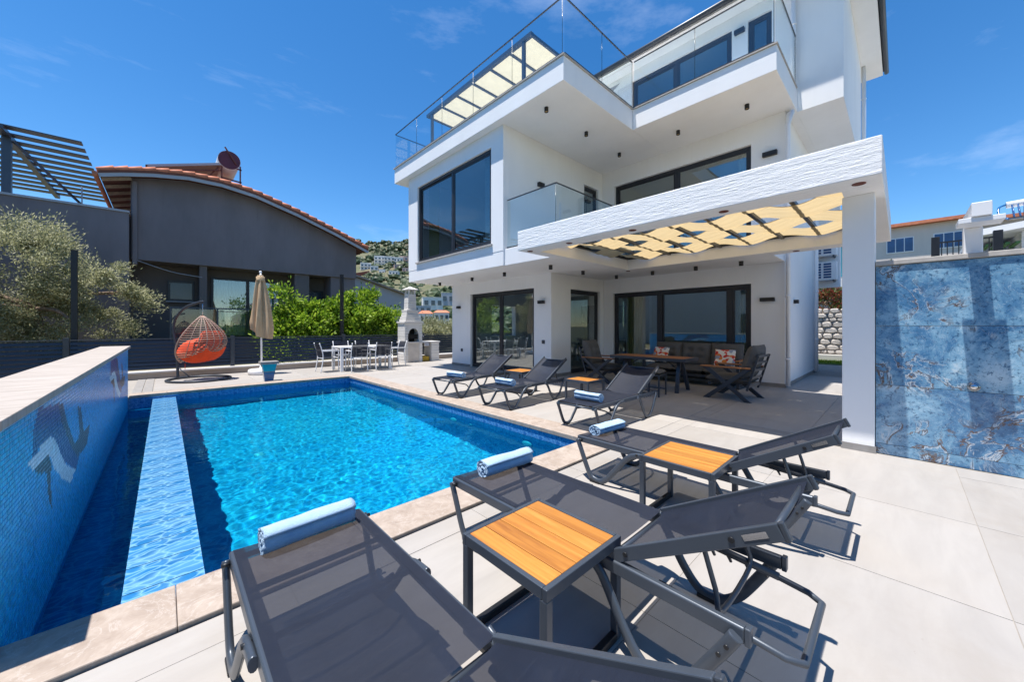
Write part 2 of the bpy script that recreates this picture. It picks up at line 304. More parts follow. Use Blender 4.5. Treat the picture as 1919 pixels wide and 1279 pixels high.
# ------------------------------------------------------------------ mesh helpers
class MB:
    def __init__(s): s.v = []; s.f = []; s.sm = []; s.mi = []
    def add(s, vs, fs, smooth=False, mi=0):
        k = len(s.v); s.v += [tuple(p) for p in vs]; s.f += [tuple(i+k for i in f) for f in fs]; s.sm += [smooth]*len(fs); s.mi += [mi]*len(fs); return s
    def box(s, x0, x1, y0, y1, z0, z1, mi=0):
        if x0 > x1: x0, x1 = x1, x0
        if y0 > y1: y0, y1 = y1, y0
        if z0 > z1: z0, z1 = z1, z0
        return s.add([(x0,y0,z0),(x1,y0,z0),(x1,y1,z0),(x0,y1,z0),(x0,y0,z1),(x1,y0,z1),(x1,y1,z1),(x0,y1,z1)],
              [(0,3,2,1),(4,5,6,7),(0,1,5,4),(1,2,6,5),(2,3,7,6),(3,0,4,7)], mi=mi)
    def bar(s, a, b, wd, ht, up=(0, 0, 1), ext=0.):
        a = Vector(a); b = Vector(b); d = (b-a).normalized(); a = a-d*ext; b = b+d*ext
        u = Vector(up); sx = d.cross(u)
        if sx.length < 1e-5: sx = d.cross(Vector((1, 0, 0)))
        sx.normalize(); u = sx.cross(d).normalized(); vs = []
        for p in (a, b):
            for i, j in ((-1,-1),(1,-1),(1,1),(-1,1)): vs.append(p+sx*(i*wd/2)+u*(j*ht/2))
        return s.add(vs, [(0,1,2,3),(7,6,5,4),(0,4,5,1),(1,5,6,2),(2,6,7,3),(3,7,4,0)])
    def tube(s, pts, r, n=8, closed=False, prof=None, caps=True, up=None):
        P = [Vector(p) for p in pts]; m = len(P)
        rs = r if isinstance(r, (list, tuple)) else [r]*m
        T = []
        for i in range(m):
            a = P[i-1] if (i > 0 or closed) else P[i]; b = P[(i+1) % m] if (i < m-1 or closed) else P[i]; T.append((b-a).normalized())
        u = Vector(up) if up else (Vector((0, 0, 1)) if abs(T[0].z) < .9 else Vector((1, 0, 0)))
        k = len(s.v); nn = len(prof) if prof else n
        for i in range(m):
            u = (Vector(up) if up else u); u = (u-T[i]*u.dot(T[i])).normalized(); sd = T[i].cross(u)
            if prof: s.v += [tuple(P[i]+sd*px+u*py) for px, py in prof]
            else: s.v += [tuple(P[i]+(sd*math.cos(2*math.pi*j/n)+u*math.sin(2*math.pi*j/n))*rs[i]) for j in range(n)]
        for i in range(m if closed else m-1):
            for j in range(nn):
                a = k+i*nn+j; b = k+i*nn+(j+1) % nn; c = k+((i+1) % m)*nn+(j+1) % nn; d = k+((i+1) % m)*nn+j
                s.f.append((a, b, c, d)); s.sm.append(prof is None); s.mi.append(0)
        if caps and not closed:
            s.f.append(tuple(k+j for j in reversed(range(nn)))); s.f.append(tuple(k+(m-1)*nn+j for j in range(nn))); s.sm += [False]*2; s.mi += [0]*2
        return s
    def lathe(s, prof, c=(0, 0, 0), n=16, smooth=True):
        k = len(s.v); m = len(prof)
        for r_, z in prof: s.v += [(c[0]+r_*math.cos(2*math.pi*j/n), c[1]+r_*math.sin(2*math.pi*j/n), c[2]+z) for j in range(n)]
        for i in range(m-1):
            for j in range(n):
                s.f.append((k+i*n+j, k+i*n+(j+1) % n, k+(i+1)*n+(j+1) % n, k+(i+1)*n+j)); s.sm.append(smooth); s.mi.append(0)
        s.f.append(tuple(k+j for j in reversed(range(n)))); s.f.append(tuple(k+(m-1)*n+j for j in range(n))); s.sm += [False]*2; s.mi += [0]*2
        return s
    def prism(s, poly, axis, a, b):
        # poly: 2D points in the two other axes (in order), extruded from a to b along axis
        n = len(poly); mk = {'x': lambda p, t: (t, p[0], p[1]), 'y': lambda p, t: (p[0], t, p[1]), 'z': lambda p, t: (p[0], p[1], t)}[axis]
        vs = [mk(p, a) for p in poly]+[mk(p, b) for p in poly]
        return s.add(vs, [tuple(range(n)), tuple(reversed(range(n, 2*n)))]+[(i, (i+1) % n, n+(i+1) % n, n+i) for i in range(n)])
    def grid(s, fn, nu, nv, smooth=True):
        k = len(s.v)
        for i in range(nu+1):
            for j in range(nv+1): s.v.append(tuple(fn(i/nu, j/nv)))
        for i in range(nu):
            for j in range(nv):
                a = k+i*(nv+1)+j; s.f.append((a, a+nv+1, a+nv+2, a+1)); s.sm.append(smooth); s.mi.append(0)
        return s
    def mesh(s, name, mats, fix=True):
        me = bpy.data.meshes.new(name); me.from_pydata(s.v, [], s.f)
        me.polygons.foreach_set('use_smooth', s.sm)
        for m in (mats if isinstance(mats, (list, tuple)) else [mats]): me.materials.append(MT[m] if isinstance(m, str) else m)
        if any(s.mi): me.polygons.foreach_set('material_index', s.mi)
        if fix:
            bm = bmesh.new(); bm.from_mesh(me); bmesh.ops.recalc_face_normals(bm, faces=bm.faces); bm.to_mesh(me); bm.free()
        me.update(); return me
    def build(s, name, mat, parent=None, bevel=0, seg=2, fix=True, loc=None):
        o = bpy.data.objects.new(name, s.mesh(name, mat, fix)); COL.objects.link(o)
        if parent: o.parent = parent
        if loc: o.location = loc
        if bevel: bv(o, bevel, seg)
        return o
def bv(o, wd, seg=2):
    m = o.modifiers.new('bevel', 'BEVEL'); m.width = wd; m.segments = seg; m.limit_method = 'ANGLE'; m.angle_limit = R(40)
def tag(o, label=None, cat=None, group=None, kind=None):
    for k, v in (('label', label), ('category', cat), ('group', group), ('kind', kind)):
        if v: o[k] = v
    return o
def empty(name, loc=(0, 0, 0), rz=0, **kw):
    o = bpy.data.objects.new(name, None); COL.objects.link(o); o.location = loc; o.rotation_euler = (0, 0, rz); o.empty_display_size = .1
    return tag(o, **kw)
def box(name, x0, x1, y0, y1, z0, z1, mat, parent=None, bevel=0): return MB().box(x0, x1, y0, y1, z0, z1).build(name, mat, parent, bevel)
def inst(name, mesh, parent, loc, rot=None, scale=None):
    o = bpy.data.objects.new(name, mesh); COL.objects.link(o); o.parent = parent; o.location = loc
    if rot: o.rotation_euler = rot
    if scale: o.scale = scale
    return o
def kids(o): return [c for c in bpy.data.objects if c.parent == o]
def copy_tree(o, parent=None):
    c = o.copy(); COL.objects.link(c); c.parent = parent
    for ch in kids(o): copy_tree(ch, c)
    return c
def spline(pts, n=6):
    P = [Vector(p) for p in pts]; out = []
    for i in range(len(P)-1):
        p0 = P[max(i-1, 0)]; p1 = P[i]; p2 = P[i+1]; p3 = P[min(i+2, len(P)-1)]
        for k in range(n):
            t = k/n; out.append(.5*((2*p1)+(p2-p0)*t+(2*p0-5*p1+4*p2-p3)*t*t+(3*p1-p0-3*p2+p3)*t**3))
    out.append(P[-1]); return out

# ------------------------------------------------------------------ terrain
FX, FY = math.sin(math.atan2(652, 690)), math.cos(math.atan2(652, 690)); RX, RY = FY, -FX
def terrain_z(x, y):
    D = math.hypot(x, y); th = math.atan2(x*RX+y*RY, x*FX+y*FY)
    if D < 60: base = -.12
    else: base = -.12 - 1.5*min(1, (D-60)/60)
    E = 14.2*math.exp(-((th+.12)/.72)**2)
    s = max(0, min(1.25, (D-100)/400)); s = s**1.5 if s < 1 else 1+.15*(s-1)
    n = noise.fractal(Vector((x*.012, y*.012, 1.3)), 1, 2.1, 5)
    return base + math.tan(R(E))*500*s*(1+.10*n) + (n*2.5*min(1, max(0, (D-120)/150)))
def groundmat():
    m = Mat('hillside_ground'); m.set(Roughness=.95); v = m.coords(); f = m.noise(v, .03, 8, .65); f2 = m.noise(v, .25, 6, .7)
    c = m.ramp(f, [(.35, (.16, .13, .085)), (.55, (.10, .105, .05)), (.7, (.24, .185, .13))])
    c = m.mix(m.ramp(f2, [(.48, (0, 0, 0)), (.6, (.7, .7, .7))]), c, (.075, .09, .035, 1)); m.col(c); return m.m
MT['ground'] = groundmat()
LOT = (-1.0, 22.0, -7.0, 13.95)
def build_ground():
    cx, cy = 8., 4.; N = 360; rings = [0, .02, .06, .12, .25, .5, 1, 2, 3.5, 5.5, 8, 11, 15, 20, 26, 33, 41, 50, 60, 72, 85, 100, 130, 180, 260]
    mb = MB(); vs = []
    for k in rings:
        for i in range(N):
            a = 2*math.pi*i/N; dx, dy = math.cos(a), math.sin(a)
            tx = ((LOT[1]-cx)/dx if dx > 0 else (LOT[0]-cx)/dx) if abs(dx) > 1e-6 else 1e9
            ty = ((LOT[3]-cy)/dy if dy > 0 else (LOT[2]-cy)/dy) if abs(dy) > 1e-6 else 1e9
            t = min(tx, ty) + k*10; x, y = cx+dx*t, cy+dy*t; vs.append((x, y, terrain_z(x, y)))
    fs = []
    for r_ in range(len(rings)-1):
        for i in range(N):
            a = r_*N+i; b = r_*N+(i+1) % N; fs.append((a, b, b+N, a+N))
    mb.add(vs, fs, True); o = mb.build('ground', 'ground'); tag(o, kind='structure', label='brown and green hillside ground running to the horizon')
build_ground()
def ray(u, v): 
    r_ = (u-960)/690; return Vector((FX+r_*RX, FY+r_*RY, -(v-612)/690))
def hit_terrain(u, v):
    d = ray(u, v); t = 60.
    while t < 1500:
        p = d*t+Vector((0, 0, 1.38))
        if p.z <= terrain_z(p.x, p.y): return p
        t += 1.
    return d*600

# ------------------------------------------------------------------ deck and pool
PX0, PX1, PY0, PY1 = -.50, 3.70, 2.60, 10.38     # pool
WZ = -.15                                         # water level
CW = .35
deck = MB()
def sheet(mb, x0, x1, y0, y1, z0=-.05, z1=-.0035): mb.box(x0, x1, y0, y1, z0, z1)
regions = [(-1.0, 5.62, -3.0, PY0-CW-.012), (5.62, 22.0, -7.0, PY0-CW-.012), (PX1+CW+.012, 22.0, PY0-CW-.012, 13.5), (-.5, PX1+CW+.012, PY1+CW+.012, 13.5), (-1.0, -.5, 10.32, 13.5), (-1.0, -.88, PY0-CW-.012, 10.32)]
for r_ in regions: sheet(deck, *r_)
deck_o = deck.build('pavement', 'grout'); tag(deck_o, 'pale stone tile terrace around the pool', kind='structure')
tile_cache = {}
def clip_tiles(x0, x1, y0, y1):
    tx, ty = 1.20, 1.20
    i0 = math.floor((x0-2.885)/tx); i1 = math.ceil((x1-2.885)/tx); j0 = math.floor((y0+.36)/ty); j1 = math.ceil((y1+.36)/ty)
    for i in range(i0, i1):
        for j in range(j0, j1):
            a0 = max(x0, 2.885+i*tx); a1 = min(x1, 2.885+(i+1)*tx); b0 = max(y0, -.36+j*ty); b1 = min(y1, -.36+(j+1)*ty)
            wd, dp = round(a1-a0-.004, 3), round(b1-b0-.004, 3)
            if wd < .03 or dp < .03: continue
            key = (wd, dp)
            if key not in tile_cache:
                m = MB().box(-wd/2, wd/2, -dp/2, dp/2, -.015, 0); tile_cache[key] = m.mesh('tile', 'tile')
            inst('tile', tile_cache[key], deck_o, ((a0+a1)/2, (b0+b1)/2, random.uniform(-.0008, .0008)))
clip_tiles(-.4, 5.60, -1.2, PY0-CW-.014)
clip_tiles(5.92, 13.2, .0, PY0-CW-.014)
clip_tiles(PX1+CW+.014, 10.1, PY0-CW-.012, 13.48)
clip_tiles(-.16, PX1+CW+.012, PY1+CW+.014, 13.48)

pool = empty('swimming_pool', (0, 0, 0), kind='structure', label='blue tiled swimming pool with raised ledge and side trough')
FL = -1.45
LX0, LX1 = -.16, .17     # ledge wall
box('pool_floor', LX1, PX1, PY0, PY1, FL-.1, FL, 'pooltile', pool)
wl = MB()
wl.box(PX1, PX1+CW-.01, PY0-.3, PY1+.3, FL-.1, -.034)
wl.box(PX0-.3, PX1, PY1, PY1+.3, FL-.1, -.034)
wl.box(PX0-.3, PX1, PY0-.3, PY0, FL-.1, -.034)
wl.build('pool_wall', 'poolwall', pool)
box('ledge_wall', LX0, LX1, PY0, PY1, FL-.1, -.12, 'poolwall', pool)
box('trough_floor', PX0-.02, LX0, PY0, PY1, FL-.1, -.36, 'ledge', pool)
# printed ledge tiles, one by one
lt = MB().box(-(LX1-LX0)/2-.006, (LX1-LX0)/2+.006, -.146, .146, -.012, 0).mesh('ledge_tile', 'ledge')
n = int((PY1-PY0)/.3)
for i in range(n+1):
    y = PY0+.15+i*.299
    if y+.14 < PY1: inst('ledge_tile', lt, pool, ((LX0+LX1)/2, y, -.085), (0, 0, math.pi*random.choice((0, 1))))
# side wall tiles above the water line
wt = MB().box(-.006, 0, -.147, .147, -.30, 0).mesh('wall_tile', 'poolwall')
for i in range(int((PY1-PY0)/.3)): inst('wall_tile', wt, pool, (PX1, PY0+.15+i*.3+.02, -.036))
for i in range(int((PX1-PX0)/.3)): inst('wall_tile', wt, pool, (PX0+.15+i*.3, PY1, -.036), (0, 0, R(90)))
# corner steps and fittings under water
for k in range(3):
    MB().box(3.05+k*.22, PX1-.007, PY0, PY0+.95-k*.25, FL+k*.3+.002, FL+(k+1)*.3).build('step', 'ledge', pool, .01)
disc = MB().lathe([(.0, -.004), (.085, -.004), (.09, .0), (.08, .012), (.03, .016)], n=20)
dm = disc.mesh('pool_lamp', 'plasticwhite')
for y, z, s in ((8.9, -.55, 1), (5.4, -.55, 1.1), (3.6, -.5, 1.1), (7.0, -.5, .4), (4.9, -.5, .4)): inst('pool_lamp', dm, pool, (PX1-.006, y, z), (0, R(-90), 0), (s, s, s))
for x, y in ((1.0, 3.9), (1.05, 6.6), (2.5, 7.6), (2.45, 4.9), (.75, 9.4)): inst('floor_inlet', dm, pool, (x, y, FL+.003), None, (.75, .75, .75))
dr = MB().lathe([(.06, 0), (.06, .012), (.0, .012)], n=18).mesh('ledge_drain', 'steel')
# water
def wave(x, y):
    q = noise.noise(Vector((x*.9, y*.9, 9)))
    return .0028*noise.noise(Vector((x*3.1+q, y*3.1, .4)))+.0018*(.6+q)*noise.noise(Vector((x*8+q, y*8, 2)))+.0009*noise.noise(Vector((x*17, y*17, 4)))
wm = MB().grid(lambda a, b: (LX1+a*(PX1-LX1), PY0+b*(PY1-PY0), WZ+wave(LX1+a*(PX1-LX1), PY0+b*(PY1-PY0))), 190, 400)
wo_ = wm.build('pool_water', 'water', None, fix=False); tag(wo_, 'clear turquoise water filling the swimming pool', kind='structure')
wm = MB().grid(lambda a, b: (PX0-.01+a*(LX0-PX0+.01), PY0+b*(PY1-PY0), -.24+.6*wave(PX0+a*.4, PY0+b*(PY1-PY0))), 16, 300)
wo2 = wm.build('trough_water', 'water', None, fix=False); tag(wo2, 'shallow dark blue water in the narrow trough beside the mosaic wall', kind='structure')
for o_ in (wo_, wo2): o_.cycles.is_caustics_caster = True
for o_ in kids(pool): o_.cycles.is_caustics_receiver = True
# coping stones
cop = empty('pool_coping', (0, 0, 0), kind='structure', label='veined travertine coping stones around the pool')
cst = {}
def cstone(x0, x1, y0, y1):
    k = (round(x1-x0, 3), round(y1-y0, 3))
    if k not in cst: cst[k] = MB().box(-k[0]/2, k[0]/2, -k[1]/2, k[1]/2, -.035, .022).mesh('coping_stone', 'travertine')
    o = inst('coping_stone', cst[k], cop, ((x0+x1)/2, (y0+y1)/2, 0)); bv(o, .006, 2)
g = .0016; L_ = .905
x = PX0-.36
while x < PX1+CW-.1:
    x1 = min(x+L_, PX1+CW); cstone(x, x1-g, PY0-CW, PY0+.022)
    if x > PX0-.1 or True: cstone(max(x, PX0), x1-g, PY1-.02, PY1+CW)
    x = x1
y = PY0+.026
while y < PY1-.05:
    y1 = min(y+L_, PY1-.022); cstone(PX1-.022, PX1+CW, y, y1-g); y = y1

# ------------------------------------------------------------------ mosaic wall on the left of the pool
mw = empty('mosaic_wall', (-.5, 2.5, 0)); tag(mw, 'low wall of small blue mosaic tiles with leaping fish picture and stone top', 'wall')
MX, MY0, MY1, MZ0, MZ1 = PX0-.012, 2.50, 10.30, -.40, .955
def mb_local(mb, name, mat, **k):
    o = mb.build(name, mat, mw, **k); o.location = (.5, -2.5, 0); return o
c = MB(); c.box(-.84, MX, MY0, MY1, -.4, MZ1); mb_local(c, 'wall_core', 'mosaicgrout')
x0 = MY0-.02; capn = 0
while x0 < MY1+.02:
    x1 = min(x0+.80, MY1+.03); c = MB().box(-.87, PX0+.025, x0, x1-.003, MZ1+.001, MZ1+.045); mb_local(c, 'cap_stone', 'cap_trav', bevel=.004); x0 = x1
T = .0245; GAP = .0022; GZ_ = .0062
def in_poly(p, poly):
    x, y = p; c = False; j = len(poly)-1
    for i in range(len(poly)):
        xi, yi = poly[i]; xj, yj = poly[j]
        if (yi > y) != (yj > y) and x < (xj-xi)*(y-yi)/(yj-yi)+xi: c = not c
        j = i
    return c
def wallpt(u, v):   # picture drawn on the wall: where that sight line meets the wall plane
    d = ray(u, v); t = PX0/d.x; p = d*t; return (p.y, p.z+1.38)
def wp(zx, zy): return wallpt(zx*240/853, 740+zy*360/1279)
white1 = [wp(*p) for p in ((200,455),(245,420),(290,345),(345,280),(370,285),(405,340),(420,400),(450,455),(485,490),(520,500),(480,585),(430,560),(370,490),(345,405),(300,440),(235,505))]
body1 = [wp(*p) for p in ((235,420),(240,250),(270,90),(420,60),(450,180),(500,330),(545,380),(520,500),(450,455),(420,400),(370,285),(345,280),(290,345))]
fin1 = [wp(*p) for p in ((235,505),(300,440),(345,405),(360,480),(350,560),(365,780),(340,700),(325,520),(280,520))]
tail1 = [wp(*p) for p in ((500,340),(545,270),(530,80),(550,80),(570,240),(610,200),(590,330),(545,390))]
dark1 = [wp(*p) for p in ((405,60),(435,60),(460,180),(510,330),(545,380),(530,420),(480,330),(425,180))]
s2 = 5.3
def shift(poly, dy, dz, s=1.): return [((p[0]-poly[0][0])*s+poly[0][0]+dy, p[1]+dz) for p in poly]
oy, oz = white1[0]
polys = [(body1, (.02, .07, .27)), (dark1, (.05, .06, .10)), (tail1, (.05, .06, .10)), (white1, (.78, .84, .88)), (fin1, (.06, .055, .07))]
for pl, cc in list(polys): polys.append(([(oy+3.9+(p[0]-oy)*1.2, p[1]+.05) for p in pl], cc))
def mosaic_col(y, z):
    for pl, cc in reversed(polys):
        if in_poly((y, z), pl): k = random.uniform(.85, 1.15); return tuple(min(1, a*k) for a in cc)
    t = (z+.3)/1.2; k = random.uniform(.75, 1.15)
    a = (.010, .38, .76) if random.random() < .5 else (.012, .45, .80)
    return tuple(x*k for x in a)
tm = MB().box(0, .004, -(T-GAP)/2, (T-GAP)/2, -(T-GZ_)/2, (T-GZ_)/2).mesh('mosaic_tile', 'mosaic1')
cells = []
ny = int((MY1-MY0)/T); nz_ = int((MZ1-MZ0)/T)
for i in range(ny):
    for j in range(nz_):
        y, z = MY0+(i+.5)*T, MZ0+(j+.5)*T
        if z > -.40: cells.append((y, z))
def screen(y, z):
    dep = PX0*FX+y*FY
    return (960+690*(PX0*RX+y*RY)/dep, 612-690*(z-1.38)/dep)
vis = sorted([c for c in cells if -5 < screen(*c)[0] and screen(*c)[1] < 1285 and c[1] > -.2], key=lambda c: c[0]**2+(c[1]-1.38)**2)[:300]
vs_ = set(vis); big = MB(); tcol = []
for y, z in cells:
    cc = mosaic_col(y, z); dx = random.uniform(-.0006, .0006)
    if (y, z) in vs_:
        o = inst('mosaic_tile', tm, mw, (MX+.5+dx, y-2.5, z)); o.color = (*cc, 1)
    else:
        h = (T-GAP)/2; hz = (T-GZ_)/2; x0, x1 = MX, MX+.004+dx
        big.add([(x1,y-h,z-hz),(x1,y+h,z-hz),(x1,y+h,z+hz),(x1,y-h,z+hz),(x0,y-h,z-hz),(x0,y+h,z-hz),(x0,y+h,z+hz),(x0,y-h,z+hz)],
                [(0,1,2,3),(0,4,5,1),(1,5,6,2),(2,6,7,3),(3,7,4,0)]); tcol.append(cc)
mo = mb_local(big, 'mosaic_tiles', 'mosaic', fix=False); mo['kind'] = 'stuff'
at = mo.data.attributes.new('tc', 'FLOAT_COLOR', 'FACE'); at.data.foreach_set('color', [v for c in tcol for _ in range(5) for v in (*c, 1)])

# ------------------------------------------------------------------ the villa
house = empty('villa', (10, 6, 0)); tag(house, 'white three storey modern villa with large dark framed windows and glass balconies', 'house', kind='thing')
def hpart(mb, name, mat, parent=None, **k):
    o = mb.build(name, mat, parent or house, **k)
    if not parent: o.location = (-10, -6, 0)
    return o
def wall_cells(a0, a1, z0, z1, ops):
    A = sorted({a0, a1, *[v for o in ops for v in o[:2]]}); Z = sorted({z0, z1, *[v for o in ops for v in o[2:]]}); out = []
    for i in range(len(A)-1):
        run = None
        for j in range(len(Z)-1):
            ca, cz = (A[i]+A[i+1])/2, (Z[j]+Z[j+1])/2
            if any(o[0] < ca < o[1] and o[2] < cz < o[3] for o in ops): run = None; continue
            if run: out[run-1] = (A[i], A[i+1], out[run-1][2], Z[j+1])
            else: out.append((A[i], A[i+1], Z[j], Z[j+1])); run = len(out)
    return out
def wallx(X, y0, y1, z0, z1, ops=(), th=.22, mat='white', name='wall'):
    mb = MB()
    for a, b, c, d in wall_cells(y0, y1, z0, z1, ops): mb.box(X, X+th, a, b, c, d)
    return hpart(mb, name, mat)
def wally(Y, x0, x1, z0, z1, ops=(), th=.22, mat='white', name='wall'):
    mb = MB()
    for a, b, c, d in wall_cells(x0, x1, z0, z1, ops): mb.box(a, b, Y, Y+th, c, d)
    return hpart(mb, name, mat)
def window(ax, P, a0, a1, z0, z1, divs=(), glass='glass', fw=.075, inset=.08, sill=False, thick=.09, split=(), name='window'):
    """dark framed window in plane ax=P, from a0 to a1; frame is the part, each pane a sub-part"""
    e = .004; a0 += e; a1 -= e; z1 -= e; z0 += e
    fr = MB(); p0, p1 = P+inset, P+inset+thick
    def bx(mb, a, b, c, d, q0=p0, q1=p1):
        if ax == 'x': mb.box(q0, q1, a, b, c, d)
        else: mb.box(a, b, q0, q1, c, d)
    bx(fr, a0, a1, z1-fw, z1); bx(fr, a0, a1, z0, z0+fw); bx(fr, a0, a0+fw, z0+fw, z1-fw); bx(fr, a1-fw, a1, z0+fw, z1-fw)
    edges = [a0+fw]+[v for d in divs for v in (d-fw*.62, d+fw*.62)]+[a1-fw]
    for d in divs: bx(fr, d-fw*.62, d+fw*.62, z0+fw, z1-fw, p0+.006, p1-.004)
    wobj = hpart(fr, name, 'frame', bevel=.006)
    for i in range(0, len(edges), 2):
        q = p0+(.03 if (i//2) % 2 == 0 else .055); sash = MB(); s = .045
        A, B = edges[i]+.001, edges[i+1]-.001
        bx(sash, A, B, z1-fw-s, z1-fw-.001, q-.014, q+.020); bx(sash, A, B, z0+fw+.001, z0+fw+s, q-.014, q+.020)
        bx(sash, A, A+s, z0+fw+s, z1-fw-s, q-.014, q+.020); bx(sash, B-s, B, z0+fw+s, z1-fw-s, q-.014, q+.020)
        sash.build('sash', 'frame', wobj, .003)
        pn = MB(); bx(pn, A+s, B-s, z0+fw+s, z1-fw-s, q, q+.006); pn.build('pane', glass, wobj)
    if sill:
        sb = MB()
        if ax == 'x': sb.box(P-.05, P+inset, a0-.06, a1+.06, z0-.045, z0-.005)
        sb.build('window_sill', 'stone_sill', wobj)
    return wobj
S1, S2 = 2.84, 6.23
# ground floor
wallx(7.60, 6.50, 11.20, 0, S1, [(7.14, 10.11, .0, 2.47)])
wally(6.50, 7.82, 10.15, 0, S1, [(8.45, 9.94, .0, 2.45)])
wallx(10.15, 1.80, 6.49, 0, S1, [(2.46, 6.17, .0, 2.40)])
wally(1.80, 10.372, 14.5, 0, S2)
wally(11.0, 7.821, 14.4, 0, S1, [(9.3, 10.6, 1.0, 2.2)])
wallx(14.28, 2.021, 10.99, 0, S2, [(7.4, 9.2, 1.0, 2.2), (3.2, 5.2, 4.2, 5.4)], mat='white')
wallx(12.6, 6.72, 9.0, 0, S1, mat='inner', th=.1, name='partition')
wallx(13.4, 2.03, 6.49, 0, S1, mat='inner', th=.1, name='partition')
wally(6.60, 10.372, 13.4, 0, S1, [(11.0, 11.9, 0, 2.1)], mat='inner', th=.1, name='partition')
hpart(MB().box(7.83, 14.27, 6.73, 10.98, -.01, .012).box(10.38, 14.27, 2.03, 6.59, -.01, .011), 'interior_floor', 'tile')
window('x', 7.60, 7.14, 10.11, .015, 2.47, (8.65,), fw=.085, name='sliding_door')
window('y', 6.50, 8.45, 9.94, .015, 2.45, (), fw=.07, name='glass_door')
window('x', 10.15, 2.46, 6.17, .015, 2.40, (2.93, 4.71), fw=.085, name='sliding_door')
# mid rail of the fixed side light
# floor slabs
def slab(name, x0, x1, y0, y1, z0, z1, mat='white', bevel=.008): return hpart(MB().box(x0, x1, y0, y1, z0, z1), name, mat, bevel=bevel)
slab('floor_slab', 5.905, 14.27, 6.551, 11.235, S1, 3.1995)
slab('floor_slab', 9.06, 10.371, 1.80, 6.549, S1+.001, 3.1995)
slab('floor_slab', 10.3715, 14.27, 2.021, 6.549, S1+.001, 3.1995)
slab('floor_slab', 5.95, 9.058, 5.11, 6.549, S1+.0005, 3.24)
# first floor
wallx(5.90, 6.55, 11.24, 3.2002, S2, [(7.0, 10.65, 3.42, 5.83)])
wally(6.55, 6.121, 10.15, 3.2002, S2, [(9.17, 9.93, 3.22, 5.66)])
wally(11.02, 6.121, 14.27, 3.2002, S2)
wallx(10.15, 1.80, 6.548, 3.2002, S2, [(2.46, 6.12, 3.22, 5.72)])
wallx(13.5, 2.03, 11.0, 3.2002, S2, mat='inner', th=.1, name='partition')
window('x', 5.90, 7.0, 10.65, 3.42, 5.83, (8.77,), 'glass_up', .075, .05, True)
window('y', 6.55, 9.17, 9.93, 3.22, 5.66, (), name='balcony_door')
window('x', 10.15, 2.46, 6.12, 3.22, 5.72, (4.25,), name='sliding_door')
# second floor slab with parapet
slab('roof_slab', 5.70, 14.5, 4.56, 11.85, S2, 6.72)
slab('roof_slab', 8.40, 14.5, 1.62, 4.559, S2+.001, 6.72)
hpart(MB().box(5.665, 5.74, 4.53, 11.88, 6.721, 6.745).box(5.741, 8.37, 4.53, 4.60, 6.721, 6.745).box(8.365, 8.44, 1.60, 4.529, 6.721, 6.745).box(8.441, 10.3, 1.60, 1.68, 6.721, 6.745), 'parapet_cap', 'stone_sill')
wallx(10.40, .84, 8.5, S2+.0, 9.16, [(2.94, 5.66, 6.80, 8.87), (2.1, 2.59, 6.80, 8.87)])
wally(.84, 10.621, 15.2, S2, 9.16); wally(8.3, 10.621, 15.2, 6.721, 9.16); wallx(15.0, 1.061, 8.29, 6.721, 9.16)
hpart(MB().box(10.621, 14.99, 1.061, 1.619, S2+.001, 6.4), 'soffit', 'white')
hpart(MB().box(14.501, 15.2, 1.061, 8.29, S2+.002, 6.5), 'soffit', 'white')
window('x', 10.40, 2.94, 5.66, 6.80, 8.87, (4.35,), 'glass_up', .08, .05)
window('x', 10.40, 2.1, 2.59, 6.80, 8.87, (), 'glass_up', .07, .05)
slab('roof', 9.95, 16.2, .40, 8.9, 9.165, 9.30, 'white')
hpart(MB().box(9.9, 16.25, .36, 8.95, 9.301, 9.36), 'roof_cover', 'roofdark')
hpart(MB().tube([(9.86, .3, 9.24), (9.86, 8.95, 9.24)], .07, 10), 'gutter', 'metal2')
hpart(MB().tube([(16.25, .32, 9.24), (9.93, .32, 9.24)], .055, 10), 'gutter', 'metal2')
# plinths
hpart(MB().box(7.58, 7.6, 10.112, 11.2, 0, .08).box(7.58, 7.6, 6.5, 7.139, 0, .08).box(7.6, 8.449, 6.48, 6.5, 0, .08).box(10.13, 10.15, 1.80, 2.459, 0, .08).box(10.13, 14.5, 1.78, 1.799, 0, .08), 'plinth', 'plinth')
# downpipes
def pipe(pts, r=.05):
    o = hpart(MB().tube(pts, r, 12), 'downpipe', 'pipe')
    br = MB()
    for a, b in zip(pts, pts[1:]):
        a, b = Vector(a), Vector(b)
        if abs(a.z-b.z) > 1:
            k = 1
            while k < abs(a.z-b.z): p = a+(b-a).normalized()*k; br.lathe([(r+.008, -.02), (r+.008, .02)], p, 12, True); k += 1.4
    if br.v: br.build('pipe_clip', 'pipe', o)
pipe([(10.33, 1.68, 9.2), (10.33, 1.68, 6.35)]); pipe([(10.07, 1.66, 6.15), (10.05, 1.73, 5.85), (10.05, 1.73, .05)], .045); hpart(MB().tube(spline([(10.33, 1.68, 6.36), (10.30, 1.70, 6.18), (10.1, 1.73, 6.1), (10.05, 1.73, 5.86)], 6), .046, 10), 'pipe_bend', 'pipe')
pipe([(13.9, 1.72, 6.2), (13.9, 1.72, .05)], .05); pipe([(15.25, .78, 9.2), (15.25, .78, 5.0)], .05)
